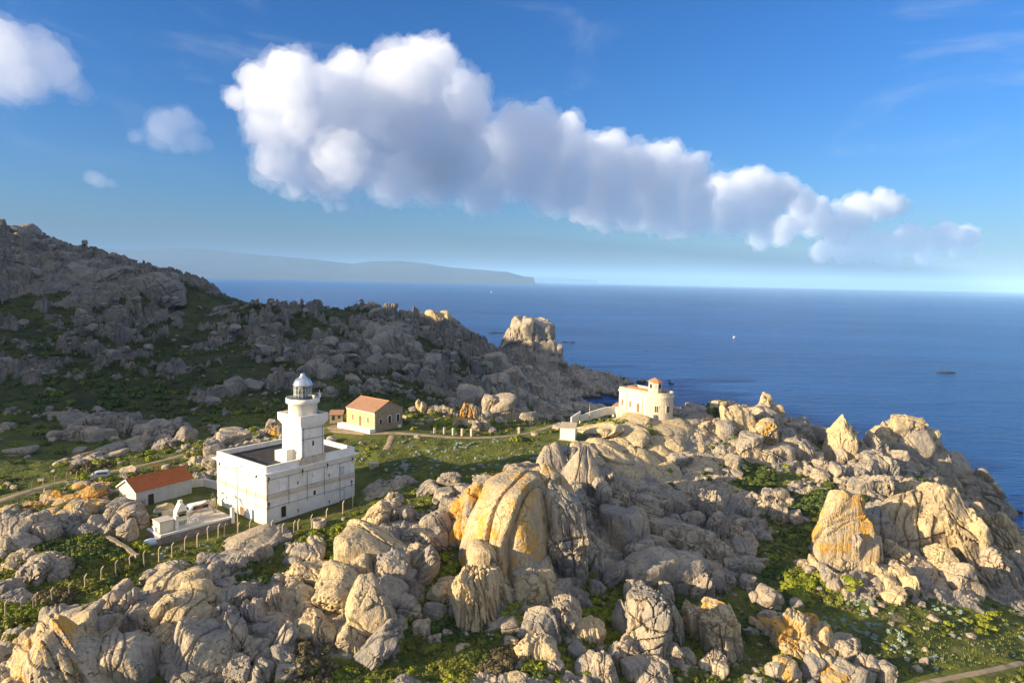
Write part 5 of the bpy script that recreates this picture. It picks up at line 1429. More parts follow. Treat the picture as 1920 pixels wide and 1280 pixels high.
def boat():
    p = at_z(318, 966, 45.6)
    t = thing("boat", "small white boat with tan cabin cover on blocks beside the shed", "boat", p, 0.35)
    secs = [(-2.6, 0.85, 0.62, 0.55), (-1.2, 1.0, 0.66, 0.50), (0.4, 0.95, 0.70, 0.45), (1.7, 0.62, 0.78, 0.5), (2.5, 0.22, 0.88, 0.62), (2.85, 0.03, 0.95, 0.8)]
    m = MB(); R = []
    for (x, w, zt, zb) in secs:
        R.append([m.bm.verts.new(c) for c in ((x, -w, zt + 0.6), (x, -w * 0.8, zb + 0.35), (x, 0, zb - 0.1 + 0.2), (x, w * 0.8, zb + 0.35), (x, w, zt + 0.6))])
    for a, b in zip(R, R[1:]):
        for i in range(4): m.bm.faces.new([a[i], a[i + 1], b[i + 1], b[i]])
        m.bm.faces.new([a[4], a[0], b[0], b[4]])
    m.bm.faces.new(R[0]); m.bm.faces.new(R[-1][::-1])
    m.build("hull", WHITEPAINT, t)
    m = MB(); m.prism([(-2.3, 1.25), (0.9, 1.3), (0.5, 2.0), (-0.4, 2.25), (-2.2, 1.95)], 'y', -0.75, 0.75); m.build("cover", plain("tan_canvas", (0.52, 0.42, 0.24), 0.9), t)
    m = MB(); m.box(-1.8, -1.4, -0.6, 0.6, -0.6, 0.62); m.box(0.8, 1.2, -0.5, 0.5, -0.6, 0.6); m.build("cradle", WOOD, t)
    p = G(283, 1023)
    t = thing("dinghy", "pale blue upturned dinghy leaning against the terrace wall", "dinghy", (p[0], p[1], p[2] + 0.5), 0.9)
    V, F = icos(3)
    P = V * [1.35, 0.75, 0.62]; P[:, 2] = np.where(P[:, 2] < -0.05, -0.05, P[:, 2])
    o = link("hull", mesh_np("hull", P, F), plain("pale_blue_gelcoat", (0.50, 0.60, 0.70), 0.4, var=0.1), t)
    o.rotation_euler = (0.5, 0.1, 0)
    MB().tube((-1.3, 0.0, 0.55), (1.3, 0.0, 0.55), 0.05).build("keel", WHITEPAINT, o)
boat()

def van(name, label, p, rz, L=4.4, W=1.8, H=1.9, body=None, cat="van"):
    t = thing(name, label, cat, p, rz)
    body = body or WHITEPAINT
    prof = [(0, 0.35), (L, 0.35), (L, 0.95), (L - 0.35, 1.08), (L - 1.0, H - 0.06), (L - 1.3, H), (0.25, H), (0.05, H - 0.15), (0, 1.0)]
    bm = bmesh.new()
    lo = [bm.verts.new((a, -W / 2, b)) for a, b in prof]; hi = [bm.verts.new((a, W / 2, b)) for a, b in prof]
    bm.faces.new(lo); bm.faces.new(hi[::-1])
    for i in range(len(prof)):
        j = (i + 1) % len(prof); bm.faces.new([lo[j], lo[i], hi[i], hi[j]])
    bmesh.ops.bevel(bm, geom=bm.edges[:], offset=0.07, segments=2, affect='EDGES')
    bmesh.ops.recalc_face_normals(bm, faces=bm.faces[:])
    me = bpy.data.meshes.new("body"); bm.to_mesh(me); bm.free()
    link("body", me, body, t)
    gl = plain("car_glass", (0.02, 0.025, 0.03), 0.1, spec=0.6, var=0.0)
    for s in (-1, 1):
        m = MB(); y = s * (W / 2 + 0.005)
        m.prism([(0.45, 1.08), (L - 1.0, 1.08), (L - 1.35, H - 0.22), (0.45, H - 0.22)], 'y', y - 0.01, y + 0.01); m.build("side_window", gl, t)
    m = MB(); m.prism([(L - 0.42, 1.14), (L - 0.39, 1.16), (L - 0.98, H - 0.12), (L - 1.02, H - 0.14)], 'y', -W / 2 + 0.15, W / 2 - 0.15); m.build("windscreen", gl, t)
    MB().box(-0.02, 0.01, -W / 2 + 0.2, W / 2 - 0.2, 1.1, H - 0.3).build("rear_window", gl, t)
    for x in (0.85, L - 0.85):
        for s in (-1, 1):
            m = MB(); y = s * (W / 2 - 0.12)
            m.tube((x, y - 0.11, 0.33), (x, y + 0.11, 0.33), 0.33, 18); w = m.build("wheel", plain("tyre", (0.03, 0.03, 0.03), 0.9), t)
            m = MB(); m.tube((x, y - 0.12, 0.33), (x, y + 0.12, 0.33), 0.18, 12); m.build("rim", METAL, w)
    for s in (-1, 1): MB().box(L - 0.05, L + 0.02, s * (W / 2 - 0.35) - 0.15, s * (W / 2 - 0.35) + 0.15, 0.7, 0.9).build("headlight", GREYSHUT, t)
    return t
vp = at_z(392, 957, 45.35)
van("van", "white van showing only its roof behind the terrace wall", (vp[0], vp[1], vp[2]), math.atan2(0.72, 0.69) + math.pi, 4.5, 1.85, 1.95)
vp = G(206, 896)
van("van", "silver white van parked beside the dirt track above the orange rocks", (vp[0], vp[1], vp[2] + 0.05), math.atan2(-0.5, -1), 3.5, 1.55, 1.6, plain("silver_paint", (0.55, 0.57, 0.60), 0.35, var=0.05))

def stalk_tree():
    p = TF @ Vector((12.0, 5.0, 0))
    t = thing("tree", "bare branching little tree with dark leaf tufts before the lighthouse door", "tree", p, 0)
    rnd = random.Random(4)
    m = MB(); tips = []
    def grow(a, d, l, r, k):
        b = a + d * l
        m.tube(a, b, r, 5)
        if k == 0: tips.append(b); return
        for i in range(2 if k > 1 else 3):
            e = (d + Vector((rnd.uniform(-1, 1), rnd.uniform(-1, 1), rnd.uniform(-0.1, 0.7))) * 0.75).normalized()
            grow(b, e, l * rnd.uniform(0.6, 0.85), r * 0.65, k - 1)
    for i in range(3): grow(Vector((0, 0, -0.2)), Vector((rnd.uniform(-.4, .4), rnd.uniform(-.4, .4), 1)).normalized(), 1.4, 0.09, 3)
    m.build("trunk", plain("bark", (0.30, 0.24, 0.17)), t)
    m = MB()
    for q in tips:
        for j in range(7):
            d = Vector((rnd.uniform(-1, 1), rnd.uniform(-1, 1), rnd.uniform(-0.2, 1))).normalized() * rnd.uniform(0.14, 0.28)
            s = d.orthogonal().normalized() * 0.06
            m.bm.faces.new([m.bm.verts.new(c) for c in (q - s, q + s, q + d + s * 0.4, q + d - s * 0.4)])
    me_ = bpy.data.meshes.new("crown"); m.bm.to_mesh(me_); m.bm.free()
    link("crown", me_, plain("dull_leaf", (0.06, 0.07, 0.025), 0.8), t)
stalk_tree()

# ------------------------------------------------------------------ poles and fences
def pole(label, p, h, arms=((0.0, 0.9),), r=0.11, mat=None, lean=0.0):
    t = thing("utility_pole", label, "pole", p, 0.4, "utility poles")
    m = MB(); m.lathe([(r, -0.8), (r * 0.7, h), (0, h)], 0, 0, 8); m.build("shaft", mat or CONCRETE, t)
    m = MB()
    for dz, l in arms: m.tube((-l / 2, 0, h - 0.3 - dz), (l / 2, 0, h - 0.3 - dz), 0.05); m.tube((l / 2, 0, h - 0.3 - dz), (l / 2 + 0.12, 0, h + 0.12 - dz), 0.05); m.tube((-l / 2, 0, h - 0.3 - dz), (-l / 2 - 0.12, 0, h + 0.12 - dz), 0.05)
    m.build("crossarm", IRON, t)
pole("tall thin utility pole rising before the sunlit lighthouse wall", G(446, 1004), 12.4, ((0.0, 1.4),), 0.10)
pole("short pale pole with bent arms below the signal house", G(1105, 790), 5.2, ((0.0, 0.9), (0.5, 0.7)), 0.13)
pole("thin distant pole at the frame edge on the hill", at(5, 588, 370), 8.5, ((0.0, 1.2),), 0.16)

def bent_post():
    bm = MB()
    bm.box(-0.07, 0.07, -0.07, 0.07, -0.6, 2.05)
    bm.prism([(-0.07, 2.05), (0.07, 2.05), (0.36, 2.42), (0.25, 2.49)], 'y', -0.065, 0.065)
    bmesh.ops.recalc_face_normals(bm.bm, faces=bm.bm.faces[:])
    me = bpy.data.meshes.new("post"); bm.bm.to_mesh(me); bm.bm.free()
    me.materials.append(CONCRETE)
    return me
POST = bent_post()
def fence(label, pts, turn, scale=1.0, wires=True):
    P = [G(x, y) for x, y in pts]
    t = thing("wire_fence", label, "fence", P[0], 0, "wire fences on concrete posts")
    for i, p in enumerate(P):
        o = bpy.data.objects.new("post", POST); COL.objects.link(o); o.parent = t
        o.location = p - P[0]; o.rotation_euler = (0.02 * ((i * 7) % 5 - 2), 0.02 * ((i * 3) % 5 - 2), turn + 0.1 * ((i * 5) % 3 - 1)); o.scale = (scale, scale, scale)
    if wires:
        m = MB()
        for a, b in zip(P, P[1:]):
            for h in (0.5, 1.1, 1.7):
                m.tube(a - P[0] + np.array([0, 0, h * scale]), b - P[0] + np.array([0, 0, h * scale]), 0.018, 4)
        m.build("wire", RUST, t)
fence("concrete post fence along the terrace wall and lighthouse front", [(271, 1062), (298, 1055), (323, 1047), (346.5, 1035), (370, 1028), (390.6, 1015), (409.5, 1011), (421, 1009), (446.5, 1005), (468.4, 1001), (489, 1000), (509, 1001), (530, 1007), (551, 1003), (559, 1000), (585, 990), (612, 978), (643, 962), (661, 952)], 0.9)
fence("concrete post fence crossing the scrub in the bottom corner", [(-15, 1163), (10.3, 1159), (40.4, 1153), (62.2, 1151), (68, 1148), (98.8, 1137), (129.8, 1124), (160, 1108), (190, 1094), (217.5, 1081), (245, 1070)], 0.8)
fence("line of thin fence posts beside the dirt track above the orange rocks", [(60, 918), (81, 912), (103, 907), (124.6, 903), (144, 899), (163, 893)], 0.8, 0.75)
fence("rear concrete post fence glimpsed above the lighthouse roof", [(400, 846), (412, 843), (424, 840), (437, 838), (450, 834), (463, 831)], 0.8, 0.9)

# ------------------------------------------------------------------ islets and boats on the sea
def islet(label, px, py, wpx, hpx, seed, lumps=3):
    p = at_z(px, py, 0.0)
    s = wpx / FPX * p[1]
    t = thing("islet", label, "islet", (p[0], p[1], -0.30 * hpx / FPX * p[1]))
    rng = np.random.default_rng(seed)
    for k in range(lumps):
        x = (k - (lumps - 1) / 2) / max(lumps, 1) * s
        a = s * rng.uniform(0.22, 0.34)
        V, F = rock_shape(4, np.array([a, a * 0.8, max(hpx / FPX * p[1] * rng.uniform(0.6, 1.1), 0.4)]), np.eye(3), seed * 10 + k)
        link("rock", mesh_np("rock", V + [x, rng.uniform(-a, a) * 0.4, 0], F), GRANITE, t)
islet("flat brown reef beside the far monolith", 930, 624, 24, 2.6, 41, 3)
islet("two lumped reef right of the far monolith", 1066, 642, 22, 3.0, 42, 3)
islet("dark low islet alone on the open sea to the east", 1770, 698, 30, 5.5, 43, 3)
islet("tiny awash rock between the far reef and the signal house", 1209, 658, 10, 1.6, 44, 2)
islet("tiny awash rock southeast of the smaller reef", 1303, 677, 9, 1.5, 45, 1)
islet("broad flat shore rock in the shallows by the dark cliff", 1890, 962, 44, 7, 46, 3)
islet("small brown shore rocks below the broad flat one", 1886, 982, 34, 5, 47, 3)
islet("dark wet rocks at the frame edge nearest the bright rib", 1912, 1024, 40, 12, 48, 3)
islet("low rock at the foot of the dark cliff slabs", 1866, 950, 20, 6, 49, 2)
def craft():
    p = at_z(1377, 633, 0.0)
    t = thing("motorboat", "tiny white motorboat alone on the open sea", "boat", p, 0.5)
    m = MB(); m.prism([(-2.8, 0.9), (3.2, 1.3), (2.2, -0.3), (-2.6, -0.3)], 'y', -1.1, 1.1); m.build("hull", WHITEPAINT, t)
    m = MB(); m.prism([(-1.2, 1.0), (1.6, 1.1), (0.8, 2.6), (-1.0, 2.6)], 'y', -0.8, 0.8); m.build("cabin", WHITEPAINT, t)
    p = at_z(921, 549, 0.0)
    t = thing("sailboat", "faint speck of a white sail near the horizon", "boat", p, 0.2)
    m = MB(); m.prism([(-5, 1.0), (6, 1.4), (4.5, -0.4), (-4.5, -0.4)], 'y', -1.5, 1.5); m.build("hull", WHITEPAINT, t)
    m = MB(); m.prism([(-4, 2.0), (1.0, 2.0), (1.0, 15.0)], 'y', -0.1, 0.1); m.build("sail", WHITEPAINT, t)
    m = MB(); m.tube((1.1, 0, 1.0), (1.1, 0, 15.5), 0.12); m.build("mast", METAL, t)
craft()

# ------------------------------------------------------------------ tracks
def track(name, label, pts, width, mat, lift=0.14):
    P = np.array([hit(x, y) for x, y in pts])[:, :2]
    d = np.concatenate([[0], np.cumsum(np.hypot(*np.diff(P, axis=0).T))])
    s = np.arange(0, d[-1], 0.9)
    def sp(v):
        return np.interp(s, d, v)
    X, Y = sp(P[:, 0]), sp(P[:, 1])
    k = np.ones(9) / 9
    pad = lambda v: np.convolve(np.pad(v, 4, mode='edge'), k, 'valid')
    X, Y = pad(X), pad(Y)
    T = np.gradient(np.stack([X, Y], -1), axis=0); T /= np.linalg.norm(T, axis=1)[:, None]
    Nn = np.stack([-T[:, 1], T[:, 0]], -1)
    wj = width * (1 + 0.22 * fbm(np.stack([s / 4.0, 0 * s, 0 * s], -1), 3, 5))
    cols = []
    for f in (-0.5, -0.3, 0, 0.3, 0.5):
        x = X + Nn[:, 0] * f * wj; y = Y + Nn[:, 1] * f * wj
        cols.append(np.stack([x, y, hland(x, y, False) + (lift if abs(f) < .5 else -0.05)], -1))
    V = np.stack(cols, 1)
    n, c = V.shape[:2]
    i, j = np.meshgrid(np.arange(n - 1), np.arange(c - 1), indexing='ij')
    b = (i * c + j).ravel()
    o = link(name, mesh_np(name, V.reshape(-1, 3), np.stack([b, b + c, b + c + 1, b + 1], -1)), mat)
    tag(o, label, "path", kind="structure")
DIRT = plain("pale_dirt", (0.33, 0.25, 0.165), 0.95, var=0.35, sc=0.5)
track("dirt_track", "pale dirt track curving past the yellow house to the signal house", TRACK1, 2.7, DIRT)
track("dirt_road", "dirt road running behind the red roofed shed", TRACK2, 2.4, DIRT)
track("footpath", "short worn footpath off the track", TRACK3, 1.8, DIRT)
track("trail", "reddish trail crossing the lower meadow corner", TRACK4, 1.1, DIRT)
track("forecourt", "bare trodden ground before the yellow house", TRACK5, 5.5, DIRT)
# ------------------------------------------------------------------ loose boulders, rubble, shrubs and low plants
RNG = np.random.default_rng(77)
def sample_polar(n, r0, r1, a=39.0):
    r = np.exp(RNG.uniform(np.log(r0), np.log(r1), n)); t = np.radians(RNG.uniform(-a, a, n))
    return r * np.sin(t), r * np.cos(t)
def blobs_px(px, py, L):
    v = np.zeros(len(px))
    for (cx, cy, rx, ry, k) in L: v = np.maximum(v, k * np.exp(-((px - cx) / rx) ** 2 - ((py - cy) / ry) ** 2))
    return v

PROTO = []
for s in range(14):
    q = np.random.default_rng(900 + s)
    PROTO.append({k: rock_shape(k, np.array([1.0, q.uniform(0.65, 1.0), q.uniform(0.5, 0.85)]), np.eye(3), 5000 + s, 'd' if s % 5 == 4 else '') for k in (2, 3, 4)})

def rotz(a):
    c, s = np.cos(a), np.sin(a)
    return np.array([[c, -s, 0], [s, c, 0], [0, 0, 1.0]])

def boulder_field():
    # candidate places
    RUB = [(1400, 1030, 60, 90, 1), (1050, 1130, 80, 60, .8), (1520, 1060, 50, 40, .8), (1480, 830, 70, 50, 1), (1650, 1120, 120, 50, .9), (1320, 1230, 120, 40, .9), (1110, 1010, 40, 70, .8), (800, 1100, 40, 80, .4),
           (480, 1170, 60, 60, .6), (240, 1190, 60, 40, .7), (870, 1180, 60, 40, .5), (930, 900, 80, 30, .6), (780, 950, 60, 40, .6), (700, 900, 60, 20, .3), (100, 980, 120, 40, .4), (1700, 1050, 120, 60, .7), (1560, 900, 80, 40, .8), (1150, 1230, 80, 40, .7), (1250, 1010, 80, 70, .5), (850, 960, 60, 40, .7), (640, 1230, 90, 50, .5), (100, 930, 110, 30, .7)]
    recs = []
    for (n, r0, r1, smin, smax, pw) in ((11000, 72, 175, 0.20, 1.4, 2.0), (12000, 165, 620, 0.7, 5.0, 1.9)):
        x, y = sample_polar(n, r0, r1)
        z = hbase(x, y)
        rk, c = rockiness(x, y)
        px, py = proj(np.stack([x, y, z], -1))
        pr = 0.05 + 0.55 * sstep(0.1, 0.7, rk) if r0 > 100 else 0.09 + 0.10 * sstep(0.05, 0.5, rk)
        pr = np.maximum(pr, 0.75 * blobs_px(px, py, RUB)) * (1 - 0.97 * np.minimum(1, 1.6 * blobs_px(px, py, [(1210, 830, 110, 70, 1)]))) * np.where(c > 0.9, 1, 0) * (z > -0.5)
        keep = RNG.uniform(0, 1, n) < pr
        u = RNG.uniform(0, 1, n)
        s = (smin ** -pw + u * (smax ** -pw - smin ** -pw)) ** (-1 / pw)
        s = np.where(c > 0.99, s, np.minimum(s, 0.6))
        for i in np.nonzero(keep)[0]: recs.append((x[i], y[i], s[i], px[i], py[i]))
    R = np.array(recs)
    zz = hland(R[:, 0], R[:, 1], False)
    rad = R[:, 2] / R[:, 1] * FPX                      # radius in photo px
    vis = (R[:, 3] > 5) & (R[:, 3] < 1915) & (R[:, 4] < 1270)
    order = np.argsort(-np.where(vis, rad, 0))
    return R, zz, rad, order
BR, BZ, BRAD, BORD = boulder_field()

def zone(px, py, Y):
    if Y > 165:
        if px > 1290: return ("weathered boulder on the ridge between the signal house and the white spire", "boulders on the ridge beside the signal house")
        if px > 900: return ("grey boulder on the rocky headland above the cove", "boulders on the headland above the cove")
        if py < 640: return ("grey boulder high on the shaded hill near the skyline", "boulders near the skyline of the shaded hill")
        if px < 420: return ("grey boulder on the shaded slopes behind the red roofed shed", "boulders on the shaded western slopes")
        return ("grey boulder on the shaded slope behind the lighthouse and yellow house", "boulders on the slope behind the lighthouse")
    if px > 1480: return ("pale loose block on the sunny slope below the seaward cliffs", "loose blocks below the seaward cliffs")
    if px > 1230: return ("loose grey boulder in the shaded rubble valley", "boulders of the rubble valley")
    if px > 820: return ("loose boulder around the lichen streaked granite dome", "boulders around the lichen streaked dome")
    if py > 1000: return ("loose boulder among the leaning slabs in front of the lighthouse fence", "boulders among the leaning slabs")
    return ("loose boulder on the grassy shelf around the lighthouse and shed", "boulders around the lighthouse shelf")

def place_boulders(n_ind=290):
    mes = [mesh_np("boulder", *p[4], False) for p in PROTO]
    for me in mes: me.materials.append(GRANITE)
    mesg = [mesh_np("boulder", *p[4], False) for p in PROTO]
    for me in mesg: me.materials.append(GRANITE_SHADE)
    for q, i in enumerate(BORD[:n_ind]):
        x, y, s, px, py = BR[i]
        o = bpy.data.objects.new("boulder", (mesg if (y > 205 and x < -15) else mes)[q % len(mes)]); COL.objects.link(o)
        o.location = (x, y, BZ[i] + 0.10 * s); o.scale = (s, s, s * 0.95)
        o.rotation_euler = (RNG.uniform(-.4, .4), RNG.uniform(-.4, .4), RNG.uniform(0, 6.28))
        l, g = zone(px, py, y)
        tag(o, l, "boulder", g)
    for dark in (False, True):
        VV, FF, off = [], [], 0
        for q, i in enumerate(BORD[n_ind:]):
            x, y, s, px, py = BR[i]
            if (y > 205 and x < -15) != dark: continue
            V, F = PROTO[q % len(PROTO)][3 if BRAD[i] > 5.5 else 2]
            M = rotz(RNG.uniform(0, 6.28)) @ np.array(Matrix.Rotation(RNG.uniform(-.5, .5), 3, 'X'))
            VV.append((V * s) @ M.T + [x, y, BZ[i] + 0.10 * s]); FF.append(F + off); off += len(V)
        o = link("rubble", mesh_np("rubble", np.concatenate(VV), np.concatenate(FF), False), GRANITE_SHADE if dark else GRANITE)
        tag(o, "countless grey stones over the shaded far slopes" if dark else "countless smaller stones and rubble between the outcrops", "rubble", kind="stuff")
place_boulders()

def leaf_mat(name, a, b, c):
    m = NB(name)
    p = m.pos()
    n1 = m.noise(p, 0.35, 3, 0.6); n2 = m.noise(p, 3.0, 4, 0.7)
    col = m.mix(a, b, m.ramp(n1, [(0.38, 0.0), (0.62, 1.0)]))
    col = m.mix(col, c, m.ramp(n2, [(0.50, 0.0), (0.70, 0.8)]))
    return m.bsdf(col, 0.75, None, spec=0.25)
LEAF = [leaf_mat("maquis_dark", (0.042, 0.064, 0.014), (0.075, 0.110, 0.018), (0.13, 0.165, 0.028)),
        leaf_mat("maquis_yellow_green", (0.14, 0.175, 0.014), (0.22, 0.235, 0.018), (0.30, 0.30, 0.03)),
        leaf_mat("maquis_olive", (0.10, 0.115, 0.018), (0.165, 0.165, 0.024), (0.24, 0.23, 0.032)),
        leaf_mat("heath_brown", (0.105, 0.080, 0.042), (0.14, 0.11, 0.055), (0.09, 0.10, 0.03))]
SILVER = leaf_mat("silver_leaf", (0.21, 0.27, 0.22), (0.27, 0.33, 0.28), (0.36, 0.41, 0.35))

def bush(n_leaf, lobes, leaf, seed, flat=0.62):
    """leaf-sized faces spread through several overlapping lobes; radius about 1"""
    q = np.random.default_rng(seed)
    C = np.stack([q.normal(0, 0.42, lobes), q.normal(0, 0.42, lobes), q.uniform(0.05, 0.35, lobes)], -1)
    C[0] = 0, 0, 0.2
    R = q.uniform(0.34, 0.62, lobes)
    k = q.integers(0, lobes, n_leaf)
    d = q.normal(size=(n_leaf, 3)); d /= np.linalg.norm(d, axis=1)[:, None]
    d[:, 2] = np.abs(d[:, 2]) * 0.95 - 0.12
    rr = R[k] * q.uniform(0.72, 1.12, n_leaf)
    P = C[k] + d * rr[:, None]
    P[:, 2] = P[:, 2] * flat * 1.25 + 0.05
    n = d + q.normal(size=(n_leaf, 3)) * 0.55; n /= np.linalg.norm(n, axis=1)[:, None]
    t = np.cross(n, q.normal(size=(n_leaf, 3))); t /= np.linalg.norm(t, axis=1)[:, None]
    b = np.cross(n, t)
    s = leaf * q.uniform(0.6, 1.3, n_leaf)[:, None]
    V = np.stack([P - t * s * .5, P + b * s, P + t * s * .5, P - b * s * .8], 1).reshape(-1, 3)
    F = np.arange(n_leaf * 4).reshape(-1, 4)
    # dim inner mass so that light does not pass straight through
    cv, cf = icos(2)
    VV, FF, off = [V], [F], len(V)
    for c, r in zip(C, R):
        w = cv * r * 0.80 + c; w[:, 2] = w[:, 2] * flat * 1.25
        VV.append(w); q3 = np.concatenate([cf, cf[:, :1]], 1); FF.append(q3 + off); off += len(w)
    return np.concatenate(VV), np.concatenate(FF)

def quads_mesh(name, V, F):
    """quads, with the triangles of inner lobes stored as (a, b, c, a)"""
    tri = F[:, 0] == F[:, 3]
    me = bpy.data.meshes.new(name)
    me.vertices.add(len(V)); me.vertices.foreach_set("co", np.ascontiguousarray(V, np.float32).ravel())
    idx = np.concatenate([F[~tri].ravel(), F[tri][:, :3].ravel()]).astype(np.int32)
    tot = np.concatenate([np.full((~tri).sum(), 4), np.full(tri.sum(), 3)]).astype(np.int32)
    st = np.concatenate([[0], np.cumsum(tot)[:-1]]).astype(np.int32)
    me.loops.add(len(idx)); me.loops.foreach_set("vertex_index", idx)
    me.polygons.add(len(tot)); me.polygons.foreach_set("loop_start", st); me.polygons.foreach_set("loop_total", tot)
    me.update(calc_edges=True)
    return me

SHRUBS = [  # px, py, rx, ry, weight, kind (0 dark, 1 yellow green, 2 olive, 3 brown)
 (1525, 1050, 66, 78, 1.0, 2), (1500, 1090, 40, 40, 1.0, 1), (1450, 1060, 30, 50, .8, 0), (1400, 1180, 60, 24, .7, 0), (1640, 1240, 40, 24, .6, 0), (1720, 1180, 60, 14, .4, 1), (1470, 1000, 60, 40, .7, 0), (1540, 950, 70, 26, .9, 0), (1480, 1110, 60, 30, .5, 0), (1590, 1105, 40, 18, .8, 1), (840, 1110, 26, 60, .9, 1), (850, 1180, 50, 40, .8, 0), (860, 1240, 70, 40, 1.0, 2), (940, 1250, 70, 30, .9, 3),
 (1010, 1255, 40, 24, .9, 1), (990, 1160, 40, 16, .7, 1), (1130, 1170, 60, 50, .8, 1), (1160, 1130, 30, 30, .6, 2), (1265, 1190, 26, 50, .8, 0), (1285, 1225, 30, 24, .9, 1), (1350, 1220, 24, 30, .8, 1), (1470, 1210, 18, 30, .7, 1), (1330, 1260, 60, 24, .5, 2),
 (570, 1245, 50, 36, 1.0, 3), (520, 1075, 40, 30, .9, 2), (480, 1095, 40, 30, .8, 0), (600, 1010, 70, 14, .5, 1), (170, 1030, 70, 46, 1.0, 0), (200, 1060, 60, 30, 1.0, 2), (130, 1090, 80, 26, .9, 2), (100, 1120, 50, 20, .9, 3), (60, 1150, 90, 16, .8, 1), (30, 1180, 40, 40, .6, 2), (20, 1080, 30, 40, .7, 2),
 (250, 1030, 26, 20, .8, 1), (330, 1060, 60, 14, .5, 1), (180, 900, 60, 20, .6, 1), (230, 935, 20, 30, .7, 2), (380, 850, 60, 20, .5, 2), (700, 915, 40, 16, .6, 0), (800, 935, 40, 16, .6, 2), (900, 880, 40, 10, .4, 2), (1190, 786, 24, 8, .7, 1), (1155, 800, 12, 30, .5, 1), (1220, 850, 10, 40, .6, 1),
 (1350, 780, 30, 12, .9, 0), (1380, 850, 30, 40, .6, 0), (1420, 900, 40, 40, .6, 0), (1260, 940, 40, 40, .4, 0), (1270, 880, 16, 40, .4, 2), (1850, 1160, 40, 20, .4, 1), (1690, 1110, 30, 14, .5, 1), (1730, 1030, 14, 16, .6, 1), (620, 1060, 26, 20, .5, 1), (800, 1030, 20, 40, .5, 1), (1080, 1090, 40, 40, .4, 2),
 (730, 1200, 30, 40, .5, 1), (100, 1010, 50, 20, .5, 2), (430, 985, 60, 10, .4, 1), (900, 1130, 14, 40, .4, 3), (200, 735, 170, 50, .7, 0), (100, 650, 100, 30, .6, 0), (330, 660, 80, 30, .5, 0), (600, 575, 60, 10, .8, 0), (480, 590, 60, 14, .7, 0), (560, 640, 120, 40, .4, 0), (650, 740, 120, 16, .7, 0), (300, 770, 60, 20, .5, 0),
 (720, 670, 100, 40, .3, 0), (880, 690, 60, 30, .4, 0), (850, 790, 60, 10, .5, 1), (470, 770, 120, 20, .5, 2), (160, 880, 40, 12, .7, 3), (330, 800, 60, 20, .4, 3),
]
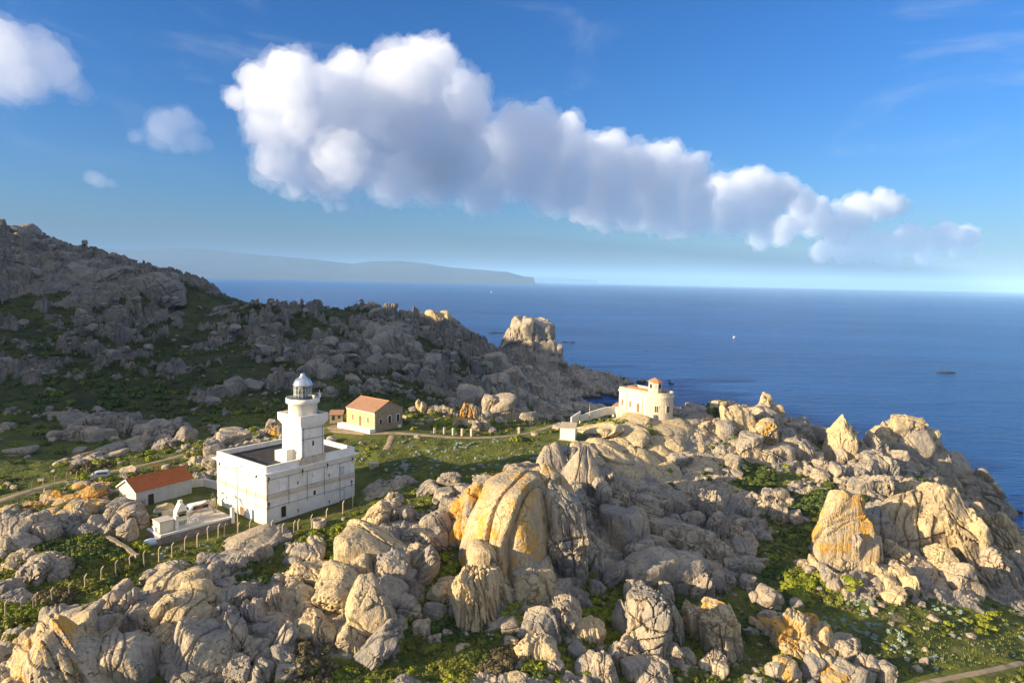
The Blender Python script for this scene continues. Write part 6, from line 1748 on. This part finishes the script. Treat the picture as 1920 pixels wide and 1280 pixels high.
def shrub_field():
    protos = [[bush(520, 6 + j, 0.15, 40 + 10 * k + j) for j in range(3)] for k in range(4)]
    small = [[bush(120, 5, 0.27, 140 + 10 * k + j) for j in range(2)] for k in range(4)]
    recs = []
    for (n, r0, r1, s0, s1) in ((24000, 72, 175, 0.30, 1.25), (15000, 165, 540, 0.6, 2.6)):
        x, y = sample_polar(n, r0, r1)
        z = hbase(x, y); rk, c = rockiness(x, y)
        px, py = proj(np.stack([x, y, z], -1))
        W = np.array([w * np.exp(-((px - a) / b) ** 2 - ((py - d) / e) ** 2) for (a, d, b, e, w, k) in SHRUBS])
        best = W.argmax(0); w = W.max(0)
        gen = (0.16 + 0.30 * sstep(-0.05, 0.25, fbm(np.stack([x, y, 0 * x], -1) / 12, 3, 8))) * (1 - rk) if r0 < 100 else 0.34 * (1 - 0.85 * rk)
        gen = gen * (1 - np.minimum(1, 1.3 * blobs_px(px, py, [(860, 845, 230, 45, 1), (1780, 1210, 160, 60, 1), (90, 880, 130, 40, .8)])))
        pr = np.maximum(w * 0.9 * (1 - 0.6 * rk), gen) * (c > 0.95) * (z > 2)
        keep = np.nonzero(RNG.uniform(0, 1, n) < pr)[0]
        for i in keep:
            kind = SHRUBS[best[i]][5] if w[i] > 0.15 else int(RNG.choice([0, 1, 2, 3], p=[.3, .35, .25, .1]))
            if RNG.uniform() < 0.2: kind = int(RNG.integers(0, 3))
            if y[i] > 205 and x[i] < -15 and kind == 1: kind = 0
            s = RNG.uniform(s0, s1) * (0.60 + 0.75 * min(1, w[i] * 1.3))
            recs.append((x[i], y[i], s, kind, px[i], py[i]))
    R = np.array(recs)
    Z = hland(R[:, 0], R[:, 1], False)
    rad = R[:, 2] / R[:, 1] * FPX
    vis = (R[:, 4] > 5) & (R[:, 4] < 1915) & (R[:, 5] < 1270)
    order = np.argsort(-np.where(vis, rad, 0))
    N = 295
    mes = []
    for k in range(4):
        row = []
        for V, F in protos[k]:
            me = quads_mesh("shrub", V, F); me.materials.append(LEAF[k]); row.append(me)
        mes.append(row)
    lab = ["dark green maquis shrub", "yellow green cushion shrub", "olive green heath shrub", "brownish dry heath shrub"]
    for q, i in enumerate(order[:N]):
        x, y, s, k, px, py = R[i]; k = int(k)
        o = bpy.data.objects.new("shrub", mes[k][q % 3]); COL.objects.link(o)
        o.location = (x, y, Z[i] - 0.05); o.scale = (s, s, s * RNG.uniform(0.75, 1.15)); o.rotation_euler = (0, 0, RNG.uniform(0, 6.28))
        where = ("on the slope around the golden pinnacle" if px > 1400 else "between the fluted domes of the lower middle" if px > 1060 else "at the foot of the lichen streaked dome" if px > 790 else "among the leaning slabs before the lighthouse" if px > 400 else "in the scrub around the corner fence") if y < 165 else ("on the shaded far slopes" if px < 900 else "on the headland ridge")
        tag(o, lab[k] + " " + where, "shrub", lab[k].replace(" shrub", " shrubs") + " " + where)
    for k in range(4):
        VV, FF, off = [], [], 0
        for i in order[N:]:
            if int(R[i, 3]) != k: continue
            V, F = small[k][i % 2]
            a = rotz(RNG.uniform(0, 6.28)); s = R[i, 2]
            VV.append((V * s) @ a.T + [R[i, 0], R[i, 1], Z[i] - 0.05]); FF.append(F + off); off += len(V)
        if VV:
            o = link("scrub", quads_mesh("scrub", np.concatenate(VV), np.concatenate(FF)), LEAF[k])
            tag(o, ["low dark green scrub spread over the slopes", "low yellow green scrub between the rocks", "low olive heath spread between the rocks", "low brown dry heath between the rocks"][k], "scrub", kind="stuff")
shrub_field()

def small_plants():
    """silver cushions of the meadow and rough grass tufts"""
    SIL = [(860, 850, 200, 30, .9), (720, 870, 90, 26, .9), (760, 800, 110, 16, .9), (690, 798, 50, 10, .6), (1010, 845, 60, 20, .5), (1085, 820, 20, 14, .6), (1700, 1190, 170, 60, .9), (1600, 1140, 70, 26, .8), (1830, 1200, 80, 60, .7), (640, 990, 70, 20, .5), (450, 985, 70, 14, .35), (130, 1105, 26, 14, .5), (580, 1000, 50, 16, .4), (330, 1040, 50, 20, .35), (340, 760, 200, 40, .15), (1100, 1260, 60, 20, .3), (860, 960, 60, 20, .2), (1230, 1240, 60, 20, .3)]
    x, y = sample_polar(16000, 72, 215)
    z = hbase(x, y); rk, c = rockiness(x, y)
    px, py = proj(np.stack([x, y, z], -1))
    w = blobs_px(px, py, SIL)
    cl = sstep(-0.15, 0.35, fbm(np.stack([x, y, 0 * x], -1) / 6.0, 3, 14))
    keep = np.nonzero(RNG.uniform(0, 1, len(x)) < w * cl * (c > 0.9) * 0.85)[0]
    protos = [bush(46, 3, 0.42, 500 + j, 0.5) for j in range(4)]
    VV, FF, off = [], [], 0
    Z = hland(x[keep], y[keep], False)
    for q, i in enumerate(keep):
        V, F = protos[q % 4]; s = RNG.uniform(0.28, 0.78)
        VV.append((V * s) @ rotz(RNG.uniform(0, 6.28)).T + [x[i], y[i], Z[q] - 0.03]); FF.append(F + off); off += len(V)
    o = link("silver_plants", quads_mesh("silver_plants", np.concatenate(VV), np.concatenate(FF)), SILVER)
    tag(o, "pale silver green cushion plants dotted over meadow and hillside", "ground cover", kind="stuff")
    # rough grass: leaning blades in small clumps
    n = 30000
    x, y = sample_polar(n, 72, 230)
    rk, c = rockiness(x, y)
    k = np.nonzero((RNG.uniform(0, 1, n) < (1 - rk) * 0.9) & (c > 0.55))[0]
    x, y = x[k], y[k]; z = hland(x, y, False)
    B = 5
    P = np.repeat(np.stack([x, y, z], -1), B, 0)
    m_ = len(P)
    q = RNG
    P[:, :2] += q.normal(0, 0.16, (m_, 2))
    a = q.uniform(0, 6.28, m_); h = q.uniform(0.14, 0.42, m_); wd = q.uniform(0.04, 0.10, m_); ln = q.uniform(0.0, 0.22, m_)
    t = np.stack([np.cos(a), np.sin(a), 0 * a], -1); l = np.stack([-np.sin(a), np.cos(a), 0 * a], -1)
    V = np.stack([P - t * wd[:, None], P + t * wd[:, None], P + l * ln[:, None] + np.array([0, 0, 1.0]) * h[:, None]], 1).reshape(-1, 3)
    gm = leaf_mat("rough_grass", (0.090, 0.120, 0.020), (0.165, 0.185, 0.030), (0.28, 0.25, 0.085))
    o = link("grass", mesh_np("grass", V, np.arange(len(V)).reshape(-1, 3), False), gm)
    tag(o, "rough short grass between rocks and shrubs", "grass", kind="stuff")
small_plants()
